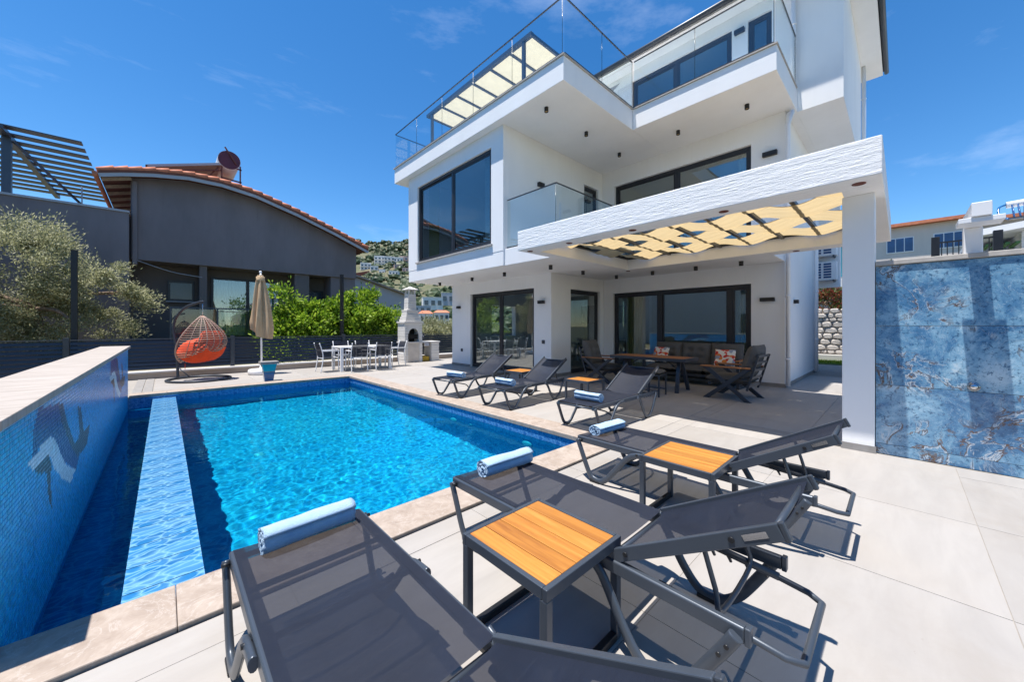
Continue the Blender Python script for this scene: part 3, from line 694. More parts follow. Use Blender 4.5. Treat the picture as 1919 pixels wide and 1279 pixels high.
# glass balustrades
def rail(a, b, z0, z1, nseg, shoe=True):
    a, b = Vector(a), Vector(b); d = (b-a); root = None
    rr = MB().tube([(a.x, a.y, z1), (b.x, b.y, z1)], .0, 4, prof=[(-.012, -.010), (.012, -.010), (.012, .010), (-.012, .010)])
    if shoe: rr.tube([(a.x, a.y, z0+.015), (b.x, b.y, z0+.015)], .0, 4, prof=[(-.02, -.03), (.02, -.03), (.02, .03), (-.02, .03)])
    root = hpart(rr, 'glass_railing', 'frame')
    n_ = d.normalized(); sd = Vector((-n_.y, n_.x))
    for k in range(nseg):
        p = a+d*(k/nseg)+n_*.006; q = a+d*((k+1)/nseg)-n_*.006; h = sd*.006
        vs = [(p-h), (q-h), (q+h), (p+h)]
        MB().add([(v.x, v.y, z0+.046 if shoe else z0) for v in vs]+[(v.x, v.y, z1-.008) for v in vs], [(0,1,2,3),(4,5,6,7),(0,1,5,4),(1,2,6,5),(2,3,7,6),(3,0,4,7)]).build('glass_panel', 'rail_glass', root)
        e = MB(); e.tube([(q.x, q.y, z0+.05), (q.x, q.y, z1-.01)], .006, 4); e.build('panel_edge', 'edge_glass', root)
rail((6.02, 6.53), (6.02, 5.02), 3.24, 4.42, 1); rail((6.02, 5.01), (9.3, 5.01), 3.24, 4.42, 3)
rail((5.72, 11.82), (5.72, 4.60), 6.746, 7.90, 5); rail((5.74, 4.57), (8.40, 4.57), 6.746, 7.90, 2); rail((8.42, 4.53), (8.42, 1.66), 6.746, 7.90, 2); rail((8.44, 1.64), (10.3, 1.64), 6.746, 7.90, 1); rail((5.74, 11.83), (9.6, 11.83), 6.746, 7.9, 3)
# ceiling spots
sp = MB().lathe([(.045, 0), (.045, -.10), (.036, -.10), (.032, -.07), (0, -.07)], n=14); spm = sp.mesh('ceiling_spot', 'lampblack')
gm = MB().lathe([(.031, -.069), (.0, -.0685)], n=12).mesh('lamp_lens', 'gold')
def spot(x, y, z):
    o = inst('ceiling_spot', spm, house, (x-10, y-6, z)); inst('lamp_lens', gm, o, (0, 0, -.015))
for x, y in ((6.7, 10.6), (6.7, 8.83), (6.7, 7.39), (6.7, 5.75), (8.0, 5.75), (9.4, 5.6), (9.4, 4.53), (9.4, 3.44), (9.4, 2.47)): spot(x, y, S1)
for x, y in ((6.15, 5.4), (7.65, 5.4), (9.25, 5.42), (9.25, 3.8), (9.25, 2.32)): spot(x, y, S2)
# wall lights, sockets
def wlamp(x, y, z, ax='x', wd=.2, ht=.085, dp=.09):
    mb = MB()
    if ax == 'x': mb.box(x-dp, x, y-wd/2, y+wd/2, z-ht/2, z+ht/2)
    else: mb.box(x-wd/2, x+wd/2, y-dp, y, z-ht/2, z+ht/2)
    return hpart(mb, 'wall_light', 'lampblack', bevel=.004)
wlamp(7.6, 6.83, 2.05); wlamp(7.6, 10.75, 2.05, wd=.16); wlamp(10.15, 2.13, 2.0, wd=.28); wlamp(9.3, 6.55, 5.15, 'y', .2); wlamp(7.2, 6.55, 5.1, 'y', .2, .1); wlamp(10.15, 2.08, 5.35, wd=.28, ht=.1); wlamp(10.4, 2.76, 8.7, wd=.22, ht=.1); wlamp(11.15, 1.8, 1.98, 'y', .14, .09)
for y, z in ((6.78, .95), (10.6, .55)): hpart(MB().box(7.58, 7.6, y-.05, y+.05, z-.05, z+.05), 'wall_socket', 'metal2', bevel=.004)
# air conditioners beside the far corner
for z in (2.80, 3.55):
    ac = empty('air_conditioner', (14.75, 1.45, z)); tag(ac, 'white outdoor air conditioner unit, '+('lower' if z < 3 else 'upper')+' of two by the far corner of the villa', 'air conditioner', 'air conditioners by the far corner')
    MB().box(0, .32, -.10, .62, 0, .56).build('casing', 'plasticwhite', ac, .012)
    for cx_ in (.10, .34):
        for k in range(6): MB().box(-.012, -.002, cx_-.10+.02, cx_+.10, .06+k*.08, .115+k*.08).build('grille_slot', 'blueglass', ac)
    MB().box(-.03, .34, -.05, -.01, -.05, -.003).box(-.03, .34, .50, .54, -.05, -.003).build('bracket', 'metal2', ac)
hpart(MB().box(15.1, 15.3, 1.3, 2.1, 2.6, S2).box(14.5, 15.3, 2.101, 2.3, 0, S2), 'wall', 'white')

# curtains and room things seen through the glass
def curtain(label, ax, P, a0, a1, z0, z1, mat, folds=9, amp=.035):
    def fn(a, b):
        t = a0+(a1-a0)*a; d = amp*math.sin(a*folds*2*math.pi)*(.7+.3*b); z = z0+(z1-z0)*b
        return (P+d, t, z) if ax == 'x' else (t, P+d, z)
    o = MB().grid(fn, folds*8, 4).build('curtain', mat, None, fix=False); tag(o, label, 'curtain', 'curtains in the villa'); return o
curtain('pale curtain at the right end of the upper corner window', 'x', 6.22, 7.1, 7.6, 3.3, 6.0, 'curtain')
curtain('olive curtain at the left end of the upper corner window', 'x', 6.22, 9.9, 10.45, 3.3, 6.0, 'curtain_olive')
curtain('olive curtain behind the left side of the lounge sliding door', 'x', 10.45, 5.35, 5.85, .02, 2.6, 'curtain_olive', 6)
curtain('pale curtain behind the right side of the lounge sliding door', 'x', 10.45, 2.5, 2.85, .02, 2.6, 'curtain', 6)
curtain('pale curtain behind the kitchen sliding door', 'x', 7.98, 7.2, 7.45, .02, 2.5, 'curtain', 5)
curtain('pale curtain at the right of the first floor balcony window', 'x', 10.45, 2.5, 2.8, 3.25, 5.9, 'curtain', 5)
bed = empty('bed', (9.2, 9.2, 3.2)); tag(bed, 'bed with wooden headboard inside the upper corner room', 'bed')
MB().box(-1.1, 1.1, -.9, .9, .0, .25).build('bed_base', 'teak2', bed, .02); MB().box(-1.08, 1.0, -.88, .88, .251, .55).build('mattress', 'curtain', bed, .05, 3); MB().box(1.101, 1.2, -1.0, 1.0, .0, 1.2).build('headboard', 'teak2', bed, .02)
kit = empty('kitchen_cabinet', (12.2, 8.2, 0)); tag(kit, 'dark kitchen cabinets along the back wall behind the sliding door', 'kitchen')
MB().box(-.2, .38, -1.3, .7, .02, .88).build('base_unit', 'fridge', kit, .01); MB().box(-.24, .385, -1.32, .72, .881, .92).build('worktop', 'stone_sill', kit, .005); MB().box(.05, .385, -1.3, .7, 1.5, 2.2).build('wall_unit', 'fridge', kit, .01)

# rooftop shade frame
tp = empty('rooftop_pergola', (7.2, 8.6, 6.73)); tag(tp, 'grey metal shade frame with cream cloth panels on the roof terrace', 'pergola')
fr = MB(); zt = 1.88
tx0, tx1, ty0, ty1 = -.55, 1.7, -2.0, 2.4
for x_, y_ in ((tx0, ty0), (tx0, ty1), (tx1, ty0), (tx1, ty1)): fr.box(x_-.04, x_+.04, y_-.04, y_+.04, 0, zt)
fr.build('post', 'metal', tp, .004)
fr = MB(); fr.box(tx0-.05, tx0+.05, ty0-.3, ty1+.3, zt, zt+.10); fr.box(tx1-.05, tx1+.05, ty0-.3, ty1+.3, zt, zt+.10); fr.build('beam', 'metal', tp, .004)
nb = 7
for k in range(nb):
    y_ = ty0-.27+(ty1-ty0+.54)*k/(nb-1); MB().box(tx0+.051, tx1-.051, y_-.03, y_+.03, zt+.005, zt+.085).build('crossbar', 'metal', tp, .003)
    if k < nb-1:
        y2 = ty0-.27+(ty1-ty0+.54)*(k+1)/(nb-1)
        MB().grid(lambda a, b: (tx0+.06+a*(tx1-tx0-.12), y_+.035+b*(y2-y_-.07), zt+.05-.03*math.sin(math.pi*b)), 4, 8).build('cloth_panel', 'shade2', tp, fix=False)
rc = empty('terrace_chair', (8.0, 4.95, 6.73)); tag(rc, 'folding lounge chair on the roof terrace beside the window', 'chair')
MB().bar((0, 0, .02), (.35, .25, .75), .03, .03).bar((.45, 0, .02), (.05, .1, .45), .03, .03).build('leg', 'darkmetal', rc); MB().add([(.05, -.05, .45), (.05, .45, .45), (.5, .5, .9), (.5, 0, .9)], [(0, 1, 2, 3)]).build('seat', 'sling', rc)

# ------------------------------------------------------------------ pergola over the lounge
pg = empty('pergola', (5.75, .33, 0)); tag(pg, 'white rendered pergola with square column and woven cream cloth strips', 'pergola', kind='thing')
def gpart(mb, name, mat, **k):
    o = mb.build(name, mat, pg, **k); o.location = (-5.75, -.33, 0); return o
GX0, GX1, GY0, GY1, GZ0, GZ1 = 4.97, 9.055, .125, 5.105, S1, 3.215
HX0, HX1, HY0, HY1 = 5.36, 8.70, .45, 4.86
def noisy_beam(x0, x1, y0, y1): return MB().box(x0, x1, y0, y1, GZ0, GZ1)
gpart(noisy_beam(GX0, HX0, GY0, GY1), 'front_beam', 'fascia', bevel=.012)
gpart(noisy_beam(HX1, GX1, GY0, GY1), 'rear_beam', 'white', bevel=.006)
gpart(noisy_beam(HX0+.0005, HX1-.0005, GY0, HY0), 'side_beam', 'white', bevel=.006)
gpart(noisy_beam(HX0+.0005, HX1-.0005, HY1, GY1), 'side_beam', 'white', bevel=.006)
gpart(MB().box(5.60, 5.88, .20, .465, .0, S1-.001), 'column', 'white', bevel=.006)
gpart(MB().box(5.59, 5.599, .19, .475, 0, .075), 'column_plinth', 'plinth')
# dark frame at the top of the opening, cross bars, woven strips
fm = MB(); z0, z1 = 3.09, 3.17
fm.box(HX0+.001, HX0+.06, HY0+.001, HY1-.001, z0, z1).box(HX1-.06, HX1-.001, HY0+.001, HY1-.001, z0, z1).box(HX0+.061, HX1-.061, HY0+.001, HY0+.06, z0, z1).box(HX0+.061, HX1-.061, HY1-.06, HY1-.001, z0, z1)
gpart(fm, 'frame', 'darkmetal')
nbar = 7; barys = [HY0+.03+(HY1-HY0-.06)*k/(nbar+1) for k in range(1, nbar+1)]
for y_ in barys: gpart(MB().box(HX0+.061, HX1-.061, y_-.028, y_+.028, 3.055, 3.105), 'crossbar', 'metal2')
ns = 4; sw = (HX1-HX0-.12)/ns
sp_ = barys[1]-barys[0]
for s_ in range(ns):
    xa = HX0+.06+s_*sw+.005; xb = xa+sw-.01; ph = s_ % 2
    def fn(a, b, xa=xa, xb=xb, ph=ph, s_=s_):
        y_ = HY0+.06+(HY1-HY0-.12)*a; t = (y_-barys[0])/sp_
        wv = math.cos(math.pi*(t+ph)); pinch = .035*abs(math.sin(math.pi*t)) 
        xx = xa-.012+(xb-xa+.024)*b
        return (xx, y_, 3.08+.050*wv+.012*math.sin(b*math.pi)+.007*math.sin(b*21+3*math.sin(a*14)+s_))
    gpart(MB().grid(fn, 96, 24), 'cloth_strip', 'shade', fix=False)
dl = MB().lathe([(.055, .0), (.055, -.006), (.04, -.006), (.038, -.002), (0, -.002)], n=18).mesh('recessed_light', 'rust')
for x_, y_ in ((5.16, .30), (5.16, 1.55), (5.16, 2.8), (5.16, 4.0), (5.16, 4.95), (8.88, 1.4), (8.88, 4.95)): inst('recessed_light', dl, pg, (x_-5.75, y_-.33, S1-.001))

# ------------------------------------------------------------------ blue marble shower wall
sw_ = empty('shower_wall', (5.65, -1.5, 0)); tag(sw_, 'polished blue marble shower wall beside the white column', 'wall', kind='thing')
SWX = 5.65
def spart(mb, name, mat, **k):
    o = mb.build(name, mat, sw_, **k); o.location = (-5.65, 1.5, 0); return o
spart(MB().box(SWX+.02, SWX+.25, -4.2, .195, 0, 2.035), 'wall_core', 'white')
spart(MB().box(SWX-.02, SWX+.28, -4.22, .197, 2.036, 2.085), 'cap_stone', 'stone_sill', bevel=.005)
zs = [.0, .112, .75, 1.385, 2.03]; ys = [.196, -1.42, -3.05, -4.2]
for i in range(4):
    for j in range(3):
        y0_, y1_ = ys[j+1], ys[j]; z0_, z1_ = zs[i], zs[i+1]
        m = MB().box(0, .0195, -(y1_-y0_)/2+.002, (y1_-y0_)/2-.002, .002, z1_-z0_-.002).build('marble_slab', 'marble', sw_, .0015); m.location = (0, (y0_+y1_)/2+1.5, z0_)
sho = empty('outdoor_shower', (5.8, -.48, 2.085)); tag(sho, 'white cantilevered outdoor shower arm with rain head above blue wall', 'shower')
MB().box(-.06, .06, -.06, .06, .001, .26).build('post', 'whitepaint', sho, .006); MB().box(-.62, .06, -.058, .058, .261, .385).build('arm', 'whitepaint', sho, .006); MB().box(-.60, -.36, -.13, .13, .215, .259).build('rain_head', 'plasticwhite', sho, .004)
kn = MB().lathe([(.042, .0), (.042, .008), (.026, .010), (.024, .03), (.0, .032)], n=20).build('shower_valve', 'steel', sw_); kn.location = (-.001, 1.5-.475, .80); kn.rotation_euler = (0, R(-90), 0)
kn2 = MB().lathe([(.03, .0102), (.03, .0125), (.0, .0125)], n=20).build('valve_ring', 'darkmetal', kn)

# ------------------------------------------------------------------ sun loungers
def make_lounger(ang):
    root = empty('sun_lounger')
    for s in (-1, 1):
        rl = MB().tube([(s*.275, .0, .345), (s*.275, -1.70, .345)], 0, prof=[(-.015, -.026), (.015, -.026), (.015, .022), (.009, .028), (-.009, .028), (-.015, .022)], up=(0, 0, 1)).build('side_rail', 'metal', root, .003)
        MB().box(s*.275-.017, s*.275+.017, -1.72, -1.701, .316, .377).build('rail_end_cap', 'metal', rl, .004)
        x = s*.302
        flat = [(.0235*math.cos(t*math.pi/6), .015*math.sin(t*math.pi/6)) for t in range(12)]
        def leg(pts):
            m = MB().tube(spline(pts, 7), 0, prof=flat, up=(1, 0, 0)); m.sm = [len(f) == 4 for f in m.f]
            return m.build('leg', 'metal', root)
        lg = leg([(x, -.012, .345), (x, -.05, .26), (x, -.135, .075), (x, -.20, .026), (x, -.29, .040), (x, -.40, .16), (x, -.50, .28), (x, -.58, .330), (x, -.70, .344)])
        MB().box(x-.018, x+.018, -.25, -.15, .0, .022).build('foot_pad', 'darkmetal', lg, .006)
        for y_ in (-.05, -.60): MB().tube([(s*.29, y_, .345), (s*.322, y_, .345)], .009, 10).build('bolt', 'darkmetal', lg)
        lg = leg([(x, -1.09, .345), (x, -1.16, .30), (x, -1.27, .12), (x, -1.35, .035), (x, -1.43, .028), (x, -1.52, .085), (x, -1.62, .24), (x, -1.68, .345)])
        MB().box(x-.018, x+.018, -1.45, -1.34, .0, .022).build('foot_pad', 'darkmetal', lg, .006)
        for y_, z_ in ((-1.655, .30), (-1.63, .26)): MB().tube([(s*.29, y_, z_), (s*.320, y_, z_)], .008, 10).build('bolt', 'darkmetal', lg)
    def sag(a, b):
        x = -.272+.544*a; y = -.004-1.155*b
        return (x, y, .3745-.012*(1-(2*a-1)**2)*(.6+.4*math.sin(math.pi*b)))
    ss = MB().grid(sag, 14, 20).build('seat_sling', 'sling', root, fix=False)
    for s in (-1, 1): MB().grid(lambda a, b: (s*(.236+.040*a), -.006-1.150*b, .3765-.0035*(1-a)), 3, 20).build('hem', 'sling', ss, fix=False)
    for y_ in (-.012, -.30, -.62, -1.16): MB().tube([(-.262, y_, .338), (.262, y_, .338)], .0125, 10).build('crossbar', 'metal', root)
    MB().tube(spline([(-.29, -.40, .20), (-.15, -.46, .225), (.15, -.46, .225), (.29, -.40, .20)], 5), .010, 8).build('leg_brace', 'metal', root)
    # backrest
    A = R(ang); Lb = .72; py, pz = -1.175, .372
    def bp(x, t, h=0): return (x, py-t*math.cos(A)-h*math.sin(A)*-1*0 - h*0, pz+t*math.sin(A)+h*math.cos(A))
    br = empty('backrest'); br.parent = root
    bk = MB().grid(lambda a, b: bp(-.262+.524*a, .01+(Lb-.02)*b, .012-.042*(1-(2*a-1)**2)), 14, 12).build('backrest', 'sling', root, fix=False)
    bpy.data.objects.remove(br)
    for s in (-1, 1):
        q = MB().tube([bp(s*.268, 0), bp(s*.268, Lb)], 0, prof=[(-.012, -.030), (.012, -.030), (.012, .024), (-.012, .024)], up=(0, 0, 1)).build('back_rail', 'metal', bk, .003)
        MB().tube([bp(s*.268, Lb), bp(s*.268, Lb+.018, -.002)], 0, prof=[(-.014, -.033), (.014, -.033), (.010, .026), (-.010, .026)], up=(0, 0, 1)).build('rail_cap', 'metal2', bk, .004)
        for t in (.10, .56): MB().tube([bp(s*.279, t, -.003), bp(s*.286, t, -.003)], .010, 10).build('bolt', 'darkmetal', bk)
    MB().bar(bp(-.281, .60, -.003), bp(-.281, .68, -.003), .003, .020).build('name_plate', 'steel', bk)
    MB().tube([bp(-.256, Lb-.03, -.012), bp(.256, Lb-.03, -.012)], .012, 8).build('back_crossbar', 'metal', bk)
    # ratchet loop and prop
    lp = [(-.225, -1.20, .335), (-.225, -1.45, .325), (-.222, -1.66, .31), (-.215, -1.80, .295), (-.19, -1.845, .288), (.19, -1.845, .288), (.215, -1.80, .295), (.222, -1.66, .31), (.225, -1.45, .325), (.225, -1.20, .335)]
    rk = MB().tube(lp, .0125, 10).build('ratchet_loop', 'metal', root)
    for s in (-1, 1):
        MB().tube([(s*.225, -1.38, .330), (s*.222, -1.70, .307)], .0165, 10).build('ratchet_sleeve', 'metal2', rk)
        for k in range(4):
            y_ = -1.42-k*.07; MB().prism([(y_, .318), (y_-.018, .316), (y_-.030, .285), (y_-.022, .283), (y_-.012, .300)], 'x', s*.224-.006, s*.224+.006).build('ratchet_tooth', 'metal2', rk)
    pr_ = spline([bp(-.20, .42, -.03), (-.20, -1.585, .40), (-.18, -1.60, .318), (.18, -1.60, .318), (.20, -1.585, .40), bp(.20, .42, -.03)], 4)
    MB().tube(pr_, .010, 8).build('back_prop', 'metal', root)
    return root
L0 = make_lounger(26); L1_ = make_lounger(30)
LGRP = 'sun loungers around the pool'
spots = [((.50, 2.06, 0), 0, 'grey mesh sun lounger in the front left, nearest the camera, foot at the pool'),
         ((1.69, 2.06, 0), 0, 'grey mesh sun lounger in the foreground between the two teak side tables'),
         ((3.07, 2.06, 0), 0, 'grey mesh sun lounger by the pool corner, nearest the white column'),
         ((3.90, 2.93, 0), R(90), 'grey mesh sun lounger on the long side of the pool, nearest the sofa group'),
         ((3.93, 4.68, 0), R(94), 'grey mesh sun lounger on the long side of the pool, middle of three'),
         ((3.88, 6.05, 0), R(98), 'grey mesh sun lounger on the long side of the pool, farthest back')]
for i, (loc, rz, lab) in enumerate(spots):
    o = L0 if i == 0 else L1_ if i == 1 else copy_tree(L1_); o.location = loc; o.rotation_euler = (0, 0, rz); tag(o, lab, 'sun lounger', LGRP)
# rolled towels
def make_towel(seed, flat=1.):
    rnd = random.Random(seed); ln = .40; turns = 2.6; N = 70; th = .0105; mb = MB(); segs = 14
    def spt(t, off):
        a = t*turns*2*math.pi; r_ = .010+.0165*a/(2*math.pi)+off; return (r_*math.cos(a-1.2), r_*math.sin(a-1.2))
    prof = [spt(i/N, th/2) for i in range(N+1)]+[spt(1-i/N, -th/2+.0008) for i in range(N+1)]
    def warp(x, p):
        k = 1+.10*noise.noise(Vector((x*6, p[0]*20, seed*3.7)))+.05*noise.noise(Vector((x*18, p[1]*30, seed+3)))
        return (x+.006*noise.noise(Vector((p[0]*60, p[1]*60, seed))), p[0]*k*(2-flat), max(-.0515, p[1]*k)*flat)
    M_ = len(prof); k0 = 0
    for i in range(segs+1):
        x = -ln/2+ln*i/segs; mb.v += [warp(x, p) for p in prof]
    for i in range(segs):
        for j in range(M_): mb.f.append((i*M_+j, i*M_+(j+1) % M_, (i+1)*M_+(j+1) % M_, (i+1)*M_+j)); mb.sm.append(True); mb.mi.append(0)
    for b in (0, segs*M_):
        for j in range(N): mb.f.append((b+j, b+j+1, b+M_-2-j, b+M_-1-j)); mb.sm.append(False); mb.mi.append(0)
    o = mb.build('rolled_towel', 'towel'); return o
tlab = ['light blue rolled towel on the foot of the nearest front left lounger', 'light blue rolled towel on the foreground lounger behind the near teak table', 'light blue folded towel on the lounger at the pool corner',
        'light blue rolled towel on the side lounger nearest the sofa group', 'light blue rolled towel on the middle side lounger', 'light blue rolled towel on the farthest lounger']
tpos = [(.01, -.105), (.06, -.15), (.02, -.13), (.0, -.30), (-.03, -.32), (-.05, -.30)]
for i, (loc, rz, _) in enumerate(spots):
    fl = .78 if i == 2 else .98; t = make_towel(i+1, fl); c_, s_ = math.cos(rz), math.sin(rz); lx, ly = tpos[i]
    t.scale = (random.uniform(.98, 1.08), 1.14*random.uniform(.95, 1.06), 1.14); t.location = (loc[0]+c_*lx-s_*ly, loc[1]+s_*lx+c_*ly, .366+.0587*fl); t.rotation_euler = (0, 0, rz+R([3, -2, -4, 180, 178, 183][i])); tag(t, tlab[i], 'towel', 'rolled towels on the loungers')
# side tables
def make_table():
    root = empty('side_table'); h = .25; zt = .45
    t = .035
    for sx in (-1, 1):
        for sy in (-1, 1): MB().box(sx*h-(t if sx > 0 else 0), sx*h+(0 if sx > 0 else t), sy*h-(t if sy > 0 else 0), sy*h+(0 if sy > 0 else t), .0, zt-.0455).build('leg', 'metal', root, .004)
    MB().box(-h, h, -h, -h+.022, zt-.045, zt).box(-h, h, h-.022, h, zt-.045, zt).box(-h, -h+.022, -h+.0225, h-.0225, zt-.045, zt).box(h-.022, h, -h+.0225, h-.0225, zt-.045, zt).build('top_frame', 'metal', root, .003)
    MB().box(-h+.0355, h-.0355, -h, -h+.03, .0, .035).box(-h+.0355, h-.0355, h-.03, h, .0, .035).box(-h, -h+.03, -h+.0355, h-.0355, .0, .035).build('base_frame', 'darkmetal', root, .003)
    n = 5; wd = (2*h-.046)/n
    for k in range(n): MB().box(-h+.024+k*wd, -h+.024+(k+1)*wd-.0035, -h+.0235, h-.0235, zt-.022, zt-.001).build('slat', 'teak', root, .002)
    return root
T0 = make_table()
for i, (loc, rz, lab) in enumerate([((1.225, 1.105, 0), 0, 'teak slatted side table in the foreground, nearest the camera'), ((2.75, 1.055, 0), 0, 'teak slatted side table between the foreground lounger and the pool corner lounger'),
     ((5.42, 3.86, 0), 0, 'teak topped side table in front of the left armchair'), ((5.50, 5.55, 0), R(4), 'teak topped side table before the kitchen sliding door, farthest back')]):
    o = T0 if i == 0 else copy_tree(T0); o.location = loc; o.rotation_euler = (0, 0, rz); tag(o, lab, 'side table', 'teak side tables by the loungers')

# ------------------------------------------------------------------ lounge set under the pergola
def pillow(name, parent, cx, cy, cz, sx, sy, sz, mat, tuft=(), n=14, rot=None, flat_axis=2, puff=.35):
    """a stuffed cushion: sx, sy, sz full sizes, thin along z"""
    mb = MB(); vs = {}
    def top(a, b, sgn):
        u, v = 2*a-1, 2*b-1; e = (max(0, 1-abs(u)**3.2)*max(0, 1-abs(v)**3.2))**.42
        d = 0
        for tx, ty in tuft: d += .62*math.exp(-((u-tx)**2+(v-ty)**2)/.035)
        shrink = 1-.03*(1-abs(u*v))
        return (u*sx/2*shrink, v*sy/2*shrink, sgn*sz/2*e*(1-min(.8, d)))
    mb.grid(lambda a, b: top(a, b, 1), n, n); mb.grid(lambda a, b: top(b, a, -1), n, n)
    o = mb.build(name, mat, parent, fix=True); o.location = (cx, cy, cz)
    if rot: o.rotation_euler = rot
    return o
def xframe(parent, x, y0, y1, z1, t=.05, wd=.085):
    # two crossing flat bars in the plane x
    for a, b, off in (((y0, .0), (y1, z1), 0), ((y1, .0), (y0, z1), 0)):
        d = 1 if b[0] > a[0] else -1; hw = wd*.75
        poly = [(a[0]-hw*.0, a[1]), (a[0]+d*2*hw*.9, a[1]), (b[0], b[1]), (b[0]-d*2*hw*.9, b[1])]
        MB().prism(poly, 'x', x-t/2+(.003 if d > 0 else 0), x+t/2-(0 if d > 0 else .003)).build('leg', 'metal2', parent, .004)
def make_armchair():
    # faces +y, back at -y; width in x
    root = empty('armchair'); W = .36
    for s in (-1, 1):
        xframe(root, s*W, -.42, .42, .60)
        MB().box(s*W-.045, s*W+.045, -.40, .46, .601, .628).build('armrest', 'teak2', root, .006)
    MB().box(-W+.026, W-.026, -.36, -.31, .26, .30).box(-W+.026, W-.026, .28, .33, .26, .30).build('seat_rail', 'metal2', root, .003)
    A = R(16)
    def bp(z, d=0): return (-.34-math.tan(A)*(z-.26)-d, z)
    for s in (-1, 1): MB().bar((s*(W-.05), *bp(.20)), (s*(W-.05), *bp(.86)), .03, .035).build('back_post', 'metal2', root, .003)
    for z in (.30, .44, .58, .72, .84): MB().bar((-W+.065, *bp(z)), (W-.065, *bp(z)), .012, .045, up=(0, 0, 1)).build('back_slat', 'metal2', root)
    pillow('seat_cushion', root, 0, .03, .375, .66, .78, .19, 'sofa', n=12)
    pillow('back_cushion', root, 0, -.33, .72, .64, .66, .24, 'sofa2', [(-.35, .3), (.35, .3), (-.35, -.3), (.35, -.3)], 18, (R(90+17), 0, 0))
    return root
a0 = make_armchair(); a0.location = (8.02, 2.24, 0); a0.rotation_euler = (0, 0, R(-3)); tag(a0, 'grey cushioned armchair with crossed metal legs at the right of the sofa', 'armchair', 'armchairs under the pergola')
a1 = copy_tree(a0); a1.location = (8.0, 5.12, 0); a1.rotation_euler = (0, 0, R(184)); tag(a1, 'grey cushioned armchair with crossed metal legs at the left, by the glass door', 'armchair')
sf = empty('sofa', (9.45, 3.52, 0)); tag(sf, 'dark grey three seat outdoor sofa with tufted back cushions against the window', 'sofa')
for y_ in (-1.08, 1.08):
    MB().box(-.42, .38, y_-.03, y_+.03, .0, .06).box(-.42, -.34, y_-.03, y_+.03, .061, .60).box(.30, .38, y_-.03, y_+.03, .061, .60).build('side_frame', 'metal2', sf, .004)
    MB().box(-.45, .40, y_-.045, y_+.045, .601, .628).build('armrest', 'teak2', sf, .006)
MB().box(-.40, .36, -1.05, 1.05, .20, .26).build('seat_frame', 'metal2', sf, .004); MB().box(.30, .34, -1.05, 1.05, .40, .46).box(.32, .36, -1.05, 1.05, .70, .76).build('back_rail', 'metal2', sf, .004)
for k in (-1, 0, 1):
    pillow('seat_cushion', sf, -.05, k*.69, .345, .76, .69, .19, 'sofa', n=12)
    pillow('back_cushion', sf, .20, k*.69, .68, .60, .70, .24, 'sofa2', [(.3, -.35), (.3, .35), (-.3, -.35), (-.3, .35)], 18, (0, R(-78), 0))
for i, (y_, lab) in enumerate([(4.28, 'red and orange floral scatter cushion at the left end of the sofa'), (2.78, 'red and orange floral scatter cushion at the right end of the sofa')]):
    o = pillow('scatter_cushion', None, 9.33, y_, .66, .40, .42, .15, 'floral', n=14, rot=(0, R(-66), R(6 if i else -8))); tag(o, lab, 'cushion', 'floral scatter cushions on the sofa')
ct = empty('patio_table', (7.97, 3.85, 0)); tag(ct, 'long wooden topped patio table with slanting metal legs before the sofa', 'table')
for k in range(5): MB().box(-.33+k*.132, -.33+(k+1)*.132-.004, -.80, .80, .685, .712).build('slat', 'teak2', ct, .002)
MB().box(-.355, -.332, -.86, .86, .65, .713).box(.332, .355, -.86, .86, .65, .713).box(-.331, .331, -.86, -.803, .65, .713).box(-.331, .331, .803, .86, .65, .713).build('top_frame', 'metal2', ct, .003)
for y_ in (-.62, .62):
    for s in (-1, 1): MB().bar((s*.30, y_-.05, .0), (-s*.0+s*.06, y_, .65), .05, .075, up=(0, 1, 0)).build('leg', 'metal2', ct, .004)
    MB().tube(spline([(0, y_*.92, .45), (0, y_*.6, .60), (0, y_*.35, .645)], 5), .012, 8).build('brace', 'metal2', ct)
def make_stool():
    root = empty('stool')
    for sx in (-1, 1):
        for sy in (-1, 1): MB().box(sx*.19-.014, sx*.19+.014, sy*.17-.014, sy*.17+.014, 0, .40).build('leg', 'metal2', root, .003)
        MB().bar((sx*.19, -.155, .12), (sx*.19, .155, .12), .018, .018).build('stretcher', 'metal2', root)
    MB().box(-.21, .21, -.19, .19, .401, .43).build('seat_frame', 'metal2', root, .004); pillow('seat_cushion', root, 0, 0, .475, .42, .38, .10, 'sofa2', n=10)
    return root
s0 = make_stool(); s0.location = (7.15, 3.42, 0); s0.rotation_euler = (0, 0, R(5)); tag(s0, 'small grey cushioned stool in front of the patio table', 'stool')

